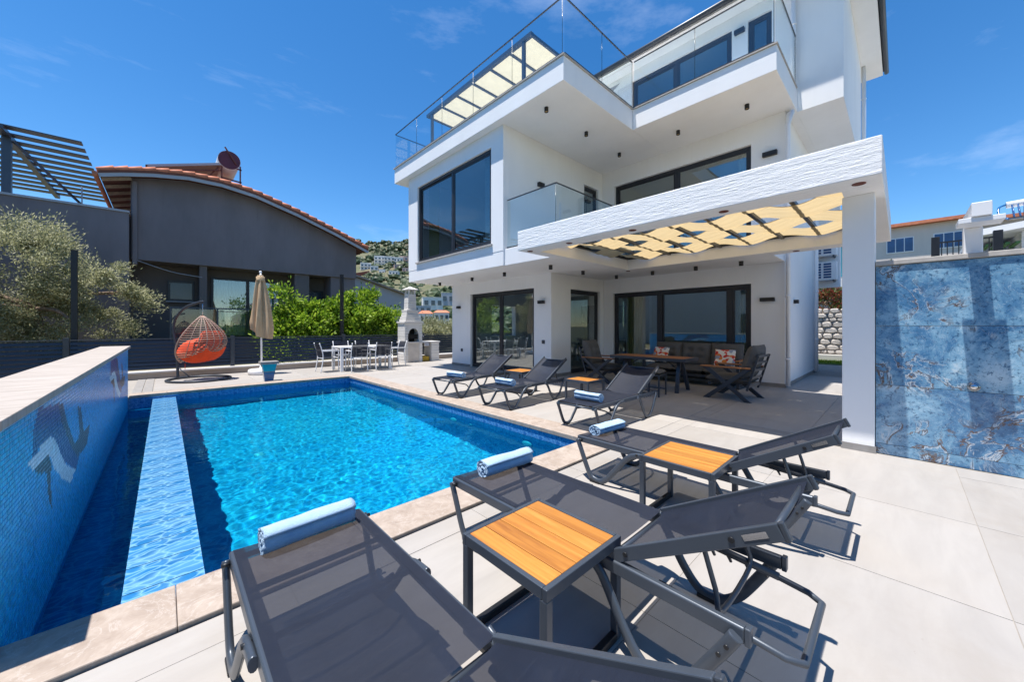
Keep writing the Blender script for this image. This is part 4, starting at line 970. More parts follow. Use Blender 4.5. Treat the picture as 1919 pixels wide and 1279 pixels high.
# ------------------------------------------------------------------ dining set at the far end
def make_dchair():
    root = empty('dining_chair'); W = .24  # faces +y
    for s in (-1, 1):
        MB().tube(spline([(s*W, .24, 0), (s*W, .225, .42)], 2), .015, 8).build('leg', 'whitepaint', root)
        MB().tube(spline([(s*W, -.27, 0), (s*W, -.21, .42), (s*W, -.24, .66), (s*W, -.31, .88)], 5), .015, 8).build('leg', 'whitepaint', root)
        MB().box(s*W-.022, s*W+.022, -.235, .26, .63, .655).build('armrest', 'whitepaint', root, .006); MB().tube([(s*W, .225, .42), (s*W, .23, .63)], .014, 8).build('arm_post', 'whitepaint', root)
    MB().tube([(-W, .225, .425), (W, .225, .425)], .013, 8).tube([(-W, -.21, .425), (W, -.21, .425)], .013, 8).build('seat_rail', 'whitepaint', root)
    MB().grid(lambda a, b: (-W+.01+(2*W-.02)*a, -.21+.43*b, .432-.012*math.sin(math.pi*a)), 6, 6).build('seat_sling', 'sling', root, fix=False)
    MB().grid(lambda a, b: (-W+.01+(2*W-.02)*a, -.222-.085*b**1.3-.012*math.sin(math.pi*a), .48+.38*b), 6, 6).build('back_sling', 'sling', root, fix=False)
    return root
dt = empty('dining_table', (4.68, 12.05, 0)); tag(dt, 'white metal dining table at the far end of the pool', 'table')
MB().box(-.80, .80, -.43, .43, .715, .75).build('table_top', 'whitepaint', dt, .006)
for sx in (-1, 1):
    for sy in (-1, 1): MB().box(sx*.76-.04, sx*.76+.04, sy*.38-.04, sy*.38+.04, 0, .714).build('leg', 'whitepaint', dt, .006)
D0 = make_dchair()
for i, (loc, rz, lab) in enumerate([((4.28, 11.45, 0), 0, 'white framed dining chair on the pool side, left one'), ((5.02, 11.42, 0), R(-2), 'white framed dining chair on the pool side, right one'),
     ((4.32, 12.68, 0), R(180), 'white framed dining chair on the fence side, left one'), ((5.05, 12.68, 0), R(181), 'white framed dining chair on the fence side, right one'),
     ((3.62, 12.0, 0), R(-88), 'white framed dining chair at the left end of the table by the parasol'), ((5.82, 12.05, 0), R(92), 'white framed dining chair at the right end of the table by the barbecue')]):
    o = D0 if i == 0 else copy_tree(D0); o.location = loc; o.rotation_euler = (0, 0, rz); tag(o, lab, 'chair', 'white dining chairs')

# ------------------------------------------------------------------ barbecue
bq = empty('barbecue', (6.95, 13.12, 0)); tag(bq, 'white stone barbecue with arched firebox, chimney and side counter', 'barbecue')
MT['bbq'] = plaster('white_split_stone', (.74, .71, .67), .5, 25, .01, stain=.12); MT['bbqjoint'] = simple('stone_joint', (.52, .47, .42), .9); MT['bbqpanel'] = simple('bbq_panel', (.56, .50, .44), .8); MT['soot'] = simple('soot', (.012, .011, .01), .95)
def courses(x0, x1, y0, y1, z0, z1, h, taper=0., skip=None):
    n = max(1, round((z1-z0)/h)); hh = (z1-z0)/n
    for k in range(n):
        t = k/n*taper; d = random.uniform(0, .008)
        MB().box(x0+t-d, x1-t+d, y0+t-d, y1-t, z0+k*hh+.003, z0+(k+1)*hh-.003).build('stone_course', 'bbq', bq, .004)
MB().box(-.33, .33, -.27, .33, .0, .74).build('core', 'bbqjoint', bq)
courses(-.36, -.24, -.30, .30, 0, .74, .1); courses(.24, .36, -.30, .30, 0, .74, .1); MB().box(-.239, .239, -.285, -.271, .02, .74).build('lower_panel', 'bbqpanel', bq)
MB().box(-.40, .42, -.34, .33, .741, .785).build('counter', 'capstone', bq, .005)
courses(-.36, -.235, -.28, .30, .786, 1.50, .1); courses(.235, .36, -.28, .30, .786, 1.50, .1)
MB().box(-.234, .234, .10, .30, .786, 1.50).build('firebox_back', 'soot', bq)
# arched lintel
n = 12; arc = [(-.2, 1.10)]+[(.2*math.cos(math.pi-math.pi*k/n), 1.12+.18*math.sin(math.pi*k/n)) for k in range(n+1)]+[(.2, 1.10)]
poly = [(-.234, 1.10)]+arc[0:1]+arc[1:-1]+arc[-1:]+[(.234, 1.10), (.234, 1.50), (-.234, 1.50)]
MB().prism(poly, 'y', -.28, -.20).build('arch', 'bbq', bq); MB().box(-.234, .234, -.20, -.16, .90, 1.08).build('grill_front', 'soot', bq)
MB().box(-.40, .40, -.33, .33, 1.501, 1.56).build('hood_ledge', 'capstone', bq, .005)
courses(-.32, .32, -.27, .27, 1.561, 1.95, .095, .11); MB().box(-.25, .25, -.22, .22, 1.951, 2.01).build('chimney_ledge', 'capstone', bq, .005)
courses(-.17, .17, -.17, .17, 2.011, 2.62, .09, .02)
for sx in (-1, 1):
    for sy in (-1, 1): MB().box(sx*.12-.03, sx*.12+.03, sy*.12-.03, sy*.12+.03, 2.62, 2.78).build('cap_pillar', 'bbq', bq)
MB().add([(-.23, -.23, 2.781), (.23, -.23, 2.781), (.23, .23, 2.781), (-.23, .23, 2.781), (-.23, -.23, 2.81), (.23, -.23, 2.81), (.23, .23, 2.81), (-.23, .23, 2.81), (0, 0, 2.93)], [(0,1,2,3),(0,1,5,4),(1,2,6,5),(2,3,7,6),(3,0,4,7),(4,5,8),(5,6,8),(6,7,8),(7,4,8)]).build('chimney_cap', 'capstone', bq)
courses(.78, 1.12, -.28, .28, 0, .74, .1); MB().box(.421, 1.16, -.32, .33, .742, .785).build('side_counter', 'capstone', bq, .005)
MB().box(.50, .74, -.20, .2, .60, .738).build('sink', 'steel', bq, .01); MB().tube(spline([(.62, .22, .785), (.62, .22, .97), (.62, .16, 1.02), (.62, .08, .98)], 4), .012, 8).build('tap', 'steel', bq)
bk_ = MB().box(.42, .72, -.22, .2, .0, .20).build('gas_box', simple('yellow_box', (.45, .28, .02), .6), None); bk_.name = 'storage_crate'; bk_.location = (6.95, 13.12, 0); tag(bk_, 'yellow crate on the ground under the barbecue side counter', 'crate'); bv(bk_, .02)

# ------------------------------------------------------------------ egg swing chair
swg = empty('hanging_chair', (.68, 12.35, 0)); tag(swg, 'rattan egg hanging chair with orange cushions on a dark curved stand', 'swing chair')
def sw_at(p, q, z): return (.04+p*RX+q*FX, p*RY+q*FY, z)
ringp = [sw_at(-.08+.66*math.cos(2*math.pi*k/40), .60*math.sin(2*math.pi*k/40), .03) for k in range(40)]
MB().tube(ringp, .028, 8, closed=True).build('base_ring', 'metal2', swg)
MB().tube(spline([sw_at(-.66, .03, .03), sw_at(-.70, .03, .8), sw_at(-.78, .03, 1.30), sw_at(-.70, .03, 1.62), sw_at(-.45, .02, 1.87), sw_at(-.12, 0, 1.99), sw_at(.03, 0, 2.02)], 8), .031, 10).build('stand_pole', 'metal2', swg)
MB().tube([sw_at(-.67, .03, .34), sw_at(-.36, .05, .05)], .014, 8).build('stand_brace', 'metal2', swg)
MB().tube([sw_at(0, 0, 2.0), sw_at(0, 0, 1.66)], .009, 6).build('chain', 'steel', swg)
def egg(t, a):   # half egg, open to the left; t runs from the hook down, a round the back
    e1 = -.50*t**1.15; W = .84*max(0, math.sin(math.pi*t**1.6))**.55; Dp = .42*max(0, math.sin(math.pi*t**1.25))**.6
    p = e1+W*max(0, math.cos(a))**.8 if abs(a) < R(89.9) else e1
    q = Dp*math.sin(a); z = 1.66-1.22*t+.10*max(0, math.cos(a))*t**2
    return (.04+p*RX+q*FX, p*RY+q*FY, z)
for k in range(13):
    a = R(-90+180*k/12); MB().tube([egg(.012+.976*i/26, a) for i in range(27)], .009 if 0 < k < 12 else .019, 6).build('basket_rib', 'rattan', swg)
for k in range(21):
    t = .05+.925*k/20; MB().tube([egg(t, R(-90+180*i/24)) for i in range(25)], .0105, 6).build('basket_hoop', 'rattan', swg)
c1 = pillow('seat_cushion', swg, *sw_at(-.06, .04, .76), .80, .62, .62, 'orange', [(.2, 0)], 16, (0, R(-10), math.atan2(RY, RX)))
c2 = pillow('back_cushion', swg, *sw_at(.14, .04, .98), .66, .58, .36, 'orange', [(0, 0)], 14, (0, R(-62), math.atan2(RY, RX)))
tas = MB().tube([(-.3, -.1, .46), (-.3, -.1, .30)], .006, 5).build('tassel', 'orange', swg)

# ------------------------------------------------------------------ folded parasol, blue pedestal
pa = empty('parasol', (2.05, 12.70, 0)); tag(pa, 'closed beige canvas parasol on a white pole behind the blue pedestal', 'parasol')
MB().lathe([(.30, 0), (.33, .03), (.33, .12), (.30, .15), (.05, .16), (.045, .24), (0, .24)], n=24).build('base', 'whitepaint', pa); MB().tube([(0, 0, .16), (-.03, 0, 2.95)], .024, 10).build('pole', 'whitepaint', pa)
def fold(a, b):
    z = 2.86-1.72*b-(.16*math.cos(2*math.pi*a+.6)+.05*math.sin(4*math.pi*a))*b**3; th = 2*math.pi*a; k = .055+.20*b**.75-.02*b**3
    rr = k*(1+.30*math.sin(th*6+2*b)+.12*math.sin(th*11+1)); rr *= 1-.15*max(0, b-.85)/.15
    return (-.03+.03*b+rr*math.cos(th), rr*math.sin(th), z)
MB().grid(fold, 84, 26).build('canopy', 'beige', pa, fix=False); MB().lathe([(.02, 2.86), (.11, 2.80), (.10, 2.72), (.12, 2.68)], (-.03, 0, 0), 16).build('canopy_cap', 'beige', pa); MB().lathe([(.02, 2.90), (.035, 2.93), (.03, 2.97), (0, 2.98)], (-.03, 0, 0), 12).build('finial', 'whitepaint', pa)
pe = empty('fountain_pedestal', (1.92, 10.98, 0)); pe.scale = (.78, .8, 1.08); tag(pe, 'tapered blue glazed pedestal with grey stone top at the pool edge', 'pedestal')
def taper(z0, z1, w0, w1): return MB().add([(-w0, -w0*.7, z0), (w0, -w0*.7, z0), (w0, w0*.7, z0), (-w0, w0*.7, z0), (-w1, -w1*.7, z1), (w1, -w1*.7, z1), (w1, w1*.7, z1), (-w1, w1*.7, z1)], [(0,3,2,1),(4,5,6,7),(0,1,5,4),(1,2,6,5),(2,3,7,6),(3,0,4,7)])
taper(.0, .215, .115, .155).build('lower_body', 'blueglaze', pe, .004); taper(.2155, .225, .16, .162).build('body_band', 'plinth', pe); taper(.2255, .40, .158, .205).build('upper_body', 'tealglaze', pe, .004)
MB().box(-.25, .25, -.19, .19, .4005, .46).build('stone_top', 'plinth', pe, .006)
gr = empty('drain_grate', (-.33, 12.1, 0)); tag(gr, 'dark timber deck boards beside the end of the mosaic wall', 'decking')
for k in range(2): MB().box(-.155+k*.16, -.01+k*.16, -1.3, 1.3, -.01, .012).build('board', 'plinth', gr, .003)

# ------------------------------------------------------------------ fence on its kerb
kb = MB().box(-6, 16, 13.5, 13.82, -.12, .155).build('garden_kerb', 'kerbstone', None, .01); tag(kb, 'low rough stone kerb along the foot of the slatted fence', 'kerb', kind='thing')
MB().box(-6, 16, 13.47, 13.84, .156, .20).build('kerb_cap', 'capstone', kb, .006)
fe = empty('slatted_fence', (4.6, 13.7, .2)); tag(fe, 'dark grey horizontal slat fence behind the dining set and swing chair', 'fence', kind='thing')
fx = [-4.88, -1.70, 1.48, 4.66, 7.84, 11.02, 14.2]
for x in fx: MB().box(x-4.6-.05, x-4.6+.05, -.05, .05, .0, .90).build('post', 'metal2', fe, .004)
slm = MB().prism([(-.018, -.037), (-.010, -.042), (.018, .037), (.010, .042)], 'x', -1.535, 1.535).mesh('slat', 'metal2')
for a, b in zip(fx, fx[1:]):
    for k in range(8): inst('slat', slm, fe, ((a+b)/2-4.6, random.uniform(-.002, .002), .075+k*.098))
    MB().box(a-4.6+.051, b-4.6-.051, -.03, .03, .825, .85).build('top_rail', 'metal2', fe, .003)
for i, (x, lab) in enumerate([(-1.63, 'tall dark square post behind the fence in front of the olive tree'), (4.77, 'tall dark square post behind the fence among the bright green trees')]):
    o = MB().box(x-.055, x+.055, 14.15, 14.26, -.15, 3.27).box(x-.06, x+.06, 14.145, 14.265, 3.271, 3.29).build('garden_post', 'darkmetal', None, .004); tag(o, lab, 'post', 'tall garden posts')

# ------------------------------------------------------------------ dark grey neighbour house
nb = empty('neighbour_house', (2, 20, -.1)); tag(nb, 'dark grey rendered house with curved red tile roof beyond the fence', 'house', kind='thing')
def npart(mb, name, mat, parent=None, **k):
    o = mb.build(name, mat, parent or nb, **k)
    if not parent: o.location = (-2, -20, .1)
    return o
rl = [(-1.6, 6.50), (-1.04, 6.67), (-.3, 6.85), (.65, 7.0), (1.66, 7.0), (2.78, 6.83), (4.36, 6.36), (5.9, 5.80), (7.48, 5.16)]
npart(MB().prism([(-.87, 3.8), (-.87, 6.70)]+rl[2:-1]+[(7.08, 5.31), (7.08, 3.8)], 'y', 19.0, 28.0), 'upper_wall', 'greywall')
npart(MB().box(-9, -.90, 18.6, 26, -.5, 5.36), 'side_wall', 'greywall'); npart(MB().box(-9.02, -.88, 18.55, 18.9, 5.361, 5.43), 'parapet_cap', 'lightgrey')
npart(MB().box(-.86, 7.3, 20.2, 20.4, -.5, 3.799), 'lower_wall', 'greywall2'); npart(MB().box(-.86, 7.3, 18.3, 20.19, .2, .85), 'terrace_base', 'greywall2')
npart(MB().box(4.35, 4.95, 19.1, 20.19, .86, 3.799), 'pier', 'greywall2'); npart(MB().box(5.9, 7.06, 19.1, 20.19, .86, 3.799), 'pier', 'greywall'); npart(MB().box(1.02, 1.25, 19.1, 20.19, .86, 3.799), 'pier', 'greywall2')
npart(MB().box(-.83, -.70, 18.86, 18.99, 3.6, 6.6), 'corner_pipe', 'greywall', bevel=.02)
up = MB(); lo_ = [(x, z+.02) for x, z in rl]; hi_ = [(x, z+.10) for x, z in reversed(rl)]
rf = npart(MB().prism(lo_+hi_, 'y', 18.42, 28.3), 'roof', 'rooflining')
# verge board and edge tiles along the gable
for (a, b) in zip(rl, rl[1:]): MB().bar((a[0], 18.46, a[1]-.04), (b[0], 18.46, b[1]-.04), .05, .13).build('verge_board', 'lightgrey', rf)
seg = []
for (a, b) in zip(rl, rl[1:]):
    L2_ = math.dist(a, b)
    for k in range(max(1, round(L2_/.06))): seg.append((a[0]+(b[0]-a[0])*k/max(1, round(L2_/.06)), a[1]+(b[1]-a[1])*k/max(1, round(L2_/.06))))
tl = MB().tube([(-.22, 0, 0), (.22, 0, .03)], [.085, .105], 10).mesh('roof_tile', 'rooftile')
k = 0
while k+6 < len(seg):
    a, b = seg[k], seg[min(k+6, len(seg)-1)]; ang = math.atan2(b[1]-a[1], b[0]-a[0]); cx_ = (a[0]+b[0])/2
    sgn = 0 if cx_ > 1.5 else math.pi
    for row in range(3): inst('roof_tile', tl, rf, (cx_, 18.50+row*.21, (a[1]+b[1])/2+.12+(.0 if row else .02)), (0, -ang, 0) if cx_ <= 1.5 else (0, -ang, 0), None)
    k += 6
for k in range(9): MB().bar((-1.56, 18.9+k*.95, 6.45), (-.85, 18.9+k*.95, 6.66), .07, .10).build('rafter', 'rafter', rf)
MB().tube([(-1.68, 18.42, 6.50), (-1.68, 28.3, 6.50)], .07, 8).build('gutter', 'rooftile', rf)
for (x0, x1, z0, z1, nm) in ((.10, .92, 2.40, 3.22, 'window'), (1.45, 3.98, .90, 3.46, 'sliding_door'), (5.05, 5.85, 2.45, 3.15, 'window')):
    f = npart(MB().box(x0, x1, 20.10, 20.19, z1-.08, z1).box(x0, x1, 20.10, 20.19, z0, z0+.08).box(x0, x0+.08, 20.10, 20.19, z0+.081, z1-.081).box(x1-.08, x1, 20.10, 20.19, z0+.081, z1-.081), nm, 'frame')
    if nm == 'sliding_door':
        MB().box(2.66, 2.78, 20.09, 20.185, z0+.081, z1-.081).build('mullion', 'frame', f)
        for a, b in ((x0+.08, 2.659), (2.781, x1-.08)):
            MB().grid(lambda s, t, a=a, b=b: (a+.12+(b-a-.14)*s, 20.17+.012*math.sin(s*70), z0+.09+(z1-z0-.2)*t), 90, 2).build('curtain_sheet', 'curtain', f, fix=False)
            MB().box(a, b, 20.12, 20.13, z0+.081, z1-.081).build('pane', 'glass', f)
    else:
        MB().box(x0+.08, x1-.08, 20.12, 20.18, z0+.081, z1-.081).build('pane', 'hglass', f); MB().box(x0-.05, x1+.05, 20.0, 20.19, z0-.05, z0-.005).build('window_sill', 'lightgrey', f)
br_ = npart(MB().box(.15, 4.3, 18.40, 18.44, 2.05, 2.10), 'terrace_railing', 'metal')
for x in (.15, 1.5, 2.9, 4.26): MB().box(x, x+.05, 18.39, 18.45, .851, 2.049).build('rail_post', 'metal', br_)
for a, b in ((.21, 1.49), (1.56, 2.89), (2.96, 4.25)): MB().box(a, b, 18.415, 18.425, .95, 2.03).build('glass_panel', 'rail_glass', br_)
cb = npart(MB().tube(spline([(-.7, 18.85, 3.75), (.2, 19.0, 3.45), (1.1, 19.05, 3.32)], 6), .012, 5), 'cable', 'lightgrey')
# louvre canopy on the flat roof at the far left
lv = empty('louvre_canopy', (-5, 20, 5.4)); tag(lv, 'dark blue grey slatted canopy on the flat roof at the far left', 'canopy', kind='thing')
for k in range(12): MB().box(-5, 3.0, -1.2+k*.72, -.86+k*.72, 2.12, 2.16).build('louvre', 'metal', lv, .003)
MB().box(1.3, 1.45, -1.3, 7.2, 1.98, 2.119).build('beam', 'metal', lv); MB().box(1.28, 1.47, -.6, -.42, -.05, 1.979).build('post', 'metal', lv, .004); MB().bar((1.5, -.5, 1.9), (3.1, .8, .1), .06, .06).build('brace', 'metal', lv); MB().tube([(2.9, -.2, 0), (2.9, -.2, .9)], .02, 6).build('stub_post', 'lightgrey', lv)
# solar water heater on the ridge
so_ = empty('solar_water_heater', (1.4, 20.6, 7.35)); tag(so_, 'solar water heater with tilted panel and maroon tank on the tiled roof', 'water heater')
MB().add([(-1.9, -.5, .22), (.45, -.5, 1.0), (.45, 1.3, 1.0), (-1.9, 1.3, .22), (-1.9, -.5, .32), (.45, -.5, 1.10), (.45, 1.3, 1.10), (-1.9, 1.3, .32)], [(0,3,2,1),(4,5,6,7),(0,1,5,4),(1,2,6,5),(2,3,7,6),(3,0,4,7)]).build('collector_panel', 'lightgrey', so_)
MB().tube([(.66, -.55, 1.25), (.66, 1.4, 1.25)], .40, 24).build('tank', 'plasticwhite', so_); MB().tube([(.66, -.58, 1.25), (.66, -.551, 1.25)], .385, 24).build('tank_end', 'maroon', so_)
for a, b in (((.40, -.5, .0), (.40, -.5, 1.1)), ((1.05, -.5, .0), (1.05, -.5, 1.1)), ((.4, -.5, 1.03), (1.1, -.5, .95)), ((.4, -.5, .45), (1.1, -.5, .4)), ((-1.9, -.5, -.1), (-1.9, -.5, .3)), ((-1.9, -.5, .1), (.4, -.5, .75)), ((.5, -.62, 1.75), (.9, -.62, 1.1)), ((.3, -.4, .9), (-.2, -.4, .1))): MB().bar(a, b, .05, .05).build('stand_bar', 'rust', so_)

# ------------------------------------------------------------------ plants
import numpy as np
def leaf_mesh(name, pts, dirs, ln, wd, mat, rng):
    n = len(pts); d = dirs/np.linalg.norm(dirs, axis=1, keepdims=True); q = rng.normal(size=(n, 3)); s = np.cross(d, q); s /= np.linalg.norm(s, axis=1, keepdims=True)+1e-9
    L1 = (ln*rng.uniform(.7, 1.3, n))[:, None]; W1 = (wd*rng.uniform(.7, 1.3, n))[:, None]
    v = np.empty((n, 4, 3)); v[:, 0] = pts; v[:, 1] = pts+d*L1*.5+s*W1*.5; v[:, 2] = pts+d*L1; v[:, 3] = pts+d*L1*.5-s*W1*.5
    me = bpy.data.meshes.new(name); me.vertices.add(n*4); me.vertices.foreach_set('co', v.reshape(-1)); me.loops.add(n*4); me.loops.foreach_set('vertex_index', np.arange(n*4, dtype=np.int32))
    me.polygons.add(n); me.polygons.foreach_set('loop_start', np.arange(0, n*4, 4, dtype=np.int32)); me.polygons.foreach_set('loop_total', np.full(n, 4, dtype=np.int32)); me.materials.append(MT[mat]); me.update(); me.validate()
    return me
def plant(name, label, base, blobs, nclump, per, crad, ln, wd, mat, seed, cat='tree', trunk=.08, group=None, up=.3, outward=.7):
    rng = np.random.default_rng(seed); root = empty(name, base); tag(root, label, cat, group, 'thing')
    P, D, C = [], [], []
    vol = [b[3]*b[4]*b[5] for b in blobs]; tot = sum(vol)
    for b, vv in zip(blobs, vol):
        m = max(3, int(nclump*vv/tot)); c0 = np.array(b[:3]); rr = np.array(b[3:6])
        for _ in range(m):
            u = rng.normal(size=3); u /= np.linalg.norm(u); c = c0+u*rr*rng.uniform(.45, 1.0)**.6; C.append(c); k = int(per*rng.uniform(.5, 1.4)); cr_ = crad*rng.uniform(.6, 1.35)
            g = rng.normal(size=(k, 3))*cr_*np.array([.5, .5, .42]); P.append(c+g); o = (c+g-c0)/rr; D.append(o*outward+rng.normal(size=(k, 3))*.6+np.array([0, 0, up]))
    o = bpy.data.objects.new('crown', leaf_mesh('crown', np.vstack(P), np.vstack(D), ln, wd, mat, rng)); COL.objects.link(o); o.parent = root
    if trunk:
        t = MB(); zc = min(c[2] for c in C); nbx = 9
        mid = Vector((blobs[0][0]*.3, blobs[0][1]*.3, max(.4, blobs[0][2]-blobs[0][5]*.7)))
        t.tube(spline([(0, 0, -.1), (.04, .02, mid.z*.5), mid], 4), [trunk*(1-.35*i/8) for i in range(9)], 8)
        for i in range(nbx):
            c = Vector(C[int(rng.integers(len(C)))]); t.tube(spline([mid, mid.lerp(c, .5)+Vector(rng.normal(size=3))*.12, c], 4), [trunk*.6*(1-.8*i_/8) for i_ in range(9)], 6)
        t.build('trunk', 'bark', root)
    return root
plant('olive_tree', 'large grey green olive tree behind the fence at the left', (-2.4, 16.0, -.1), [(-.55, 0, 3.0, 1.3, 1.0, 1.5), (1.1, -.1, 2.6, .85, .9, .75), (-2.0, 0, 2.3, 1.1, 1.0, 1.5), (.5, .2, 1.4, 1.3, .9, .8), (-1.2, 0, 1.2, 1.5, .9, .8), (1.75, 0, 2.2, .5, .6, .4), (-.3, 0, 4.0, .7, .7, .4)], 225, 360, .29, .088, .027, 'olive', 3, trunk=.13)
plant('leafy_tree', 'bright green leafy tree left of the tall post behind the dining set', (3.7, 15.0, -.1), [(0, 0, 1.5, .95, .7, .9), (.6, 0, 2.0, .6, .5, .5), (-.55, 0, 2.35, .35, .35, .45), (-.3, -.2, 1.0, 1.1, .6, .5)], 46, 330, .34, .13, .07, 'lime', 4, trunk=.05, group='bright green trees behind the fence')
plant('leafy_tree', 'bright green leafy tree right of the tall post, the tallest of the group', (5.35, 15.1, -.1), [(0, 0, 1.7, .85, .7, 1.0), (-.1, 0, 2.6, .45, .4, .5), (.8, .1, 2.0, .5, .5, .8), (.2, -.2, 1.0, 1.0, .6, .5)], 50, 330, .33, .13, .07, 'lime', 5, trunk=.05, group='bright green trees behind the fence')
plant('leafy_tree', 'bright green leafy tree beside the barbecue chimney', (6.75, 15.4, -.1), [(0, 0, 1.5, .7, .6, .8), (-.4, 0, 2.5, .4, .4, .55), (.2, 0, 2.0, .45, .4, .5)], 34, 330, .30, .13, .07, 'lime', 6, trunk=.05, group='bright green trees behind the fence')
plant('climbing_shrub', 'sparse green shrub poking through the fence behind the parasol', (2.9, 13.98, -.1), [(0, -.1, .75, .9, .12, .4)], 16, 60, .22, .08, .045, 'lime', 8, 'shrub', 0)
plant('olive_bush', 'grey green bushy tree between the barbecue and the villa', (11.0, 17.8, -.1), [(0, 0, 1.0, 1.5, 1.0, .7), (1.0, 0, 1.2, 1.0, .8, .6), (-.6, 0, .8, 1.0, .8, .5)], 60, 320, .36, .13, .05, 'olive', 9, trunk=.09)
plant('garden_shrub', 'dark green red tipped shrub on the stone wall beyond the villa', (19.6, 2.2, 1.9), [(0, 0, .55, .6, .6, .6), (0, -.9, .35, .5, .45, .45)], 26, 220, .25, .09, .045, 'redshrub', 11, 'shrub', .03)
plant('garden_shrub', 'green shrub peeping over the shower wall beside the column', (13.5, .12, 1.9), [(0, -.1, .55, .5, .42, .38), (0, .2, .3, .4, .3, .45)], 26, 240, .22, .08, .04, 'olive', 12, 'shrub', .03)
plant('garden_shrub', 'low green shrub beside the black railing over the shower wall', (13.2, -1.0, 2.35), [(0, 0, .2, .3, .4, .22)], 10, 220, .18, .08, .04, 'shrub', 13, 'shrub', 0)

# ------------------------------------------------------------------ far end of the side passage
gs = MB().box(17.4, 18.6, -3, 6, -.1, .02).build('grass_strip', 'grass'); tag(gs, 'strip of grass at the end of the side passage', kind='structure')
rng = np.random.default_rng(5); n_ = 3500; pts = np.c_[rng.uniform(17.45, 18.55, n_), rng.uniform(.2, 3.0, n_), np.full(n_, .02)]
go = bpy.data.objects.new('grass_blades', leaf_mesh('grass_blades', pts, rng.normal(size=(n_, 3))*.3+np.array([0, 0, 1]), .10, .012, 'lime', rng)); COL.objects.link(go); tag(go, 'short bright grass in front of the stone wall', kind='stuff')
st = empty('stone_retaining_wall', (19, 1.5, 0)); tag(st, 'pale rubble stone retaining wall at the end of the side passage', 'wall', kind='thing')
MB().box(-.35, -.05, -4.5, 4.5, 0, .28).build('footing', 'concrete', st, .01); MB().box(.06, .5, -4.5, 4.5, 0, 1.95).build('wall_core', 'bbqjoint', st)
random.seed(21); z = .30
while z < 1.9:
    hgt = random.uniform(.13, .24); y = -1.6
    while y < 1.8:
        wd = random.uniform(.16, .42); dpt = random.uniform(.02, .09)
        m = MB(); n8 = 8; cy_, cz_ = y+wd/2, z+hgt/2
        ring = [(cy_+wd*.49*math.copysign(abs(math.cos(t))**.6, math.cos(t))*random.uniform(.88, 1), cz_+hgt*.49*math.copysign(abs(math.sin(t))**.6, math.sin(t))*random.uniform(.88, 1)) for t in [2*math.pi*i/n8+.2 for i in range(n8)]]
        fr_ = [(cy_+(p[0]-cy_)*.72, cz_+(p[1]-cz_)*.72) for p in ring]
        m.add([(.07, *p) for p in ring]+[(.03-dpt*.5, *p) for p in ring]+[(-dpt*.7, *p) for p in fr_], [tuple(range(16, 24))]+[(i, (i+1) % 8, 8+(i+1) % 8, 8+i) for i in range(8)]+[(8+i, 8+(i+1) % 8, 16+(i+1) % 8, 16+i) for i in range(8)])
        m.build('stone', 'stonewall', st); y += wd
    z += hgt
pf = empty('picket_fence', (19.3, .9, 1.95)); tag(pf, 'white slatted garden fence on the stone wall beyond the villa', 'fence', kind='thing')
for k in range(5): MB().box(-.03, .03, -.9+k*.16, -.80+k*.16, 0, 1.3).build('picket', 'whitepaint', pf, .01)
MB().box(.031, .06, -.95, .0, .25, .33).box(.031, .06, -.95, .0, .95, 1.03).build('fence_rail', 'whitepaint', pf)

# ------------------------------------------------------------------ other buildings
def facade_windows(root, X, ylist, zlist, wd, ht, lights=3, glass='blueglass', frame='whitepaint', dx=-1):
    for y_ in ylist:
        for z_ in zlist:
            f = MB().box(X-.05, X+.02, y_-wd/2, y_+wd/2, z_-ht/2, z_+ht/2).build('window', frame, root)
            for k in range(lights):
                a = y_-wd/2+.06+k*(wd-.06)/lights; b = a+(wd-.06)/lights-.06; MB().box(X-.07, X-.052, a, b, z_-ht/2+.07, z_+ht/2-.07).build('pane', glass, f)
b1 = empty('apartment_building', (45, -2, -1)); tag(b1, 'beige apartment building with red tiled roof behind the shower wall', 'building', kind='thing')
MB().box(0, 10, -2.2, 5, 0, 10.7).build('wall', 'hbeige', b1); MB().box(1.6, 10, -9, -2.201, 0, 10.5).build('wall', 'hbeige', b1)
MB().box(-.6, 10.5, -2.4, 5.6, 10.701, 10.95).build('roof', 'rooftile', b1); MB().box(1.0, 10.5, -9.5, -2.401, 10.55, 10.8).build('roof', 'rooftile', b1); MB().box(1, 2, 3.8, 4.8, 10.951, 11.5).build('chimney', 'hwhite', b1)
facade_windows(b1, 0, [2.1, -.55], [9.2, 6.4, 3.6], 1.6, 1.25); facade_windows(b1, 1.6, [-3.2], [9.1, 6.3], 1.5, 1.35, 2)
MB().box(-.05, .0, 4.0, 4.9, 5.5, 7.2).build('window', 'whitepaint', b1)
tw = MB().box(12.0, 16, -7, -.05, -.1, 2.38).build('raised_terrace', 'lightgrey'); tag(tw, 'raised terrace wall carrying the black railing behind the shower wall', 'terrace', kind='thing')
rg = empty('metal_railing', (12.1, -1.0, 2.38)); tag(rg, 'black metal railing with thin bars on the terrace behind the shower wall', 'railing')
for y_ in (.50, -.32): MB().box(-.05, .05, y_-.06, y_+.06, 0, .92).build('rail_post', 'darkmetal', rg, .004)
MB().box(-.015, .015, -.259, .439, .78, .81).build('top_rail', 'darkmetal', rg); MB().box(-.015, .015, -.259, .439, .08, .11).build('bottom_rail', 'darkmetal', rg)
for k in range(9): MB().box(-.008, .008, -.22+k*.078, -.204+k*.078, .111, .779).build('baluster', 'darkmetal', rg)
b2 = empty('white_house', (18, -3, 0)); tag(b2, 'white house with sloping roof and round orange sign at the right edge', 'house', kind='thing')
MB().box(0, 8, -8, .62, 0, 4.15).build('wall', 'white', b2); MB().box(1.0, 8, .621, 1.6, 0, 3.9).build('wall', 'lightgrey', b2)
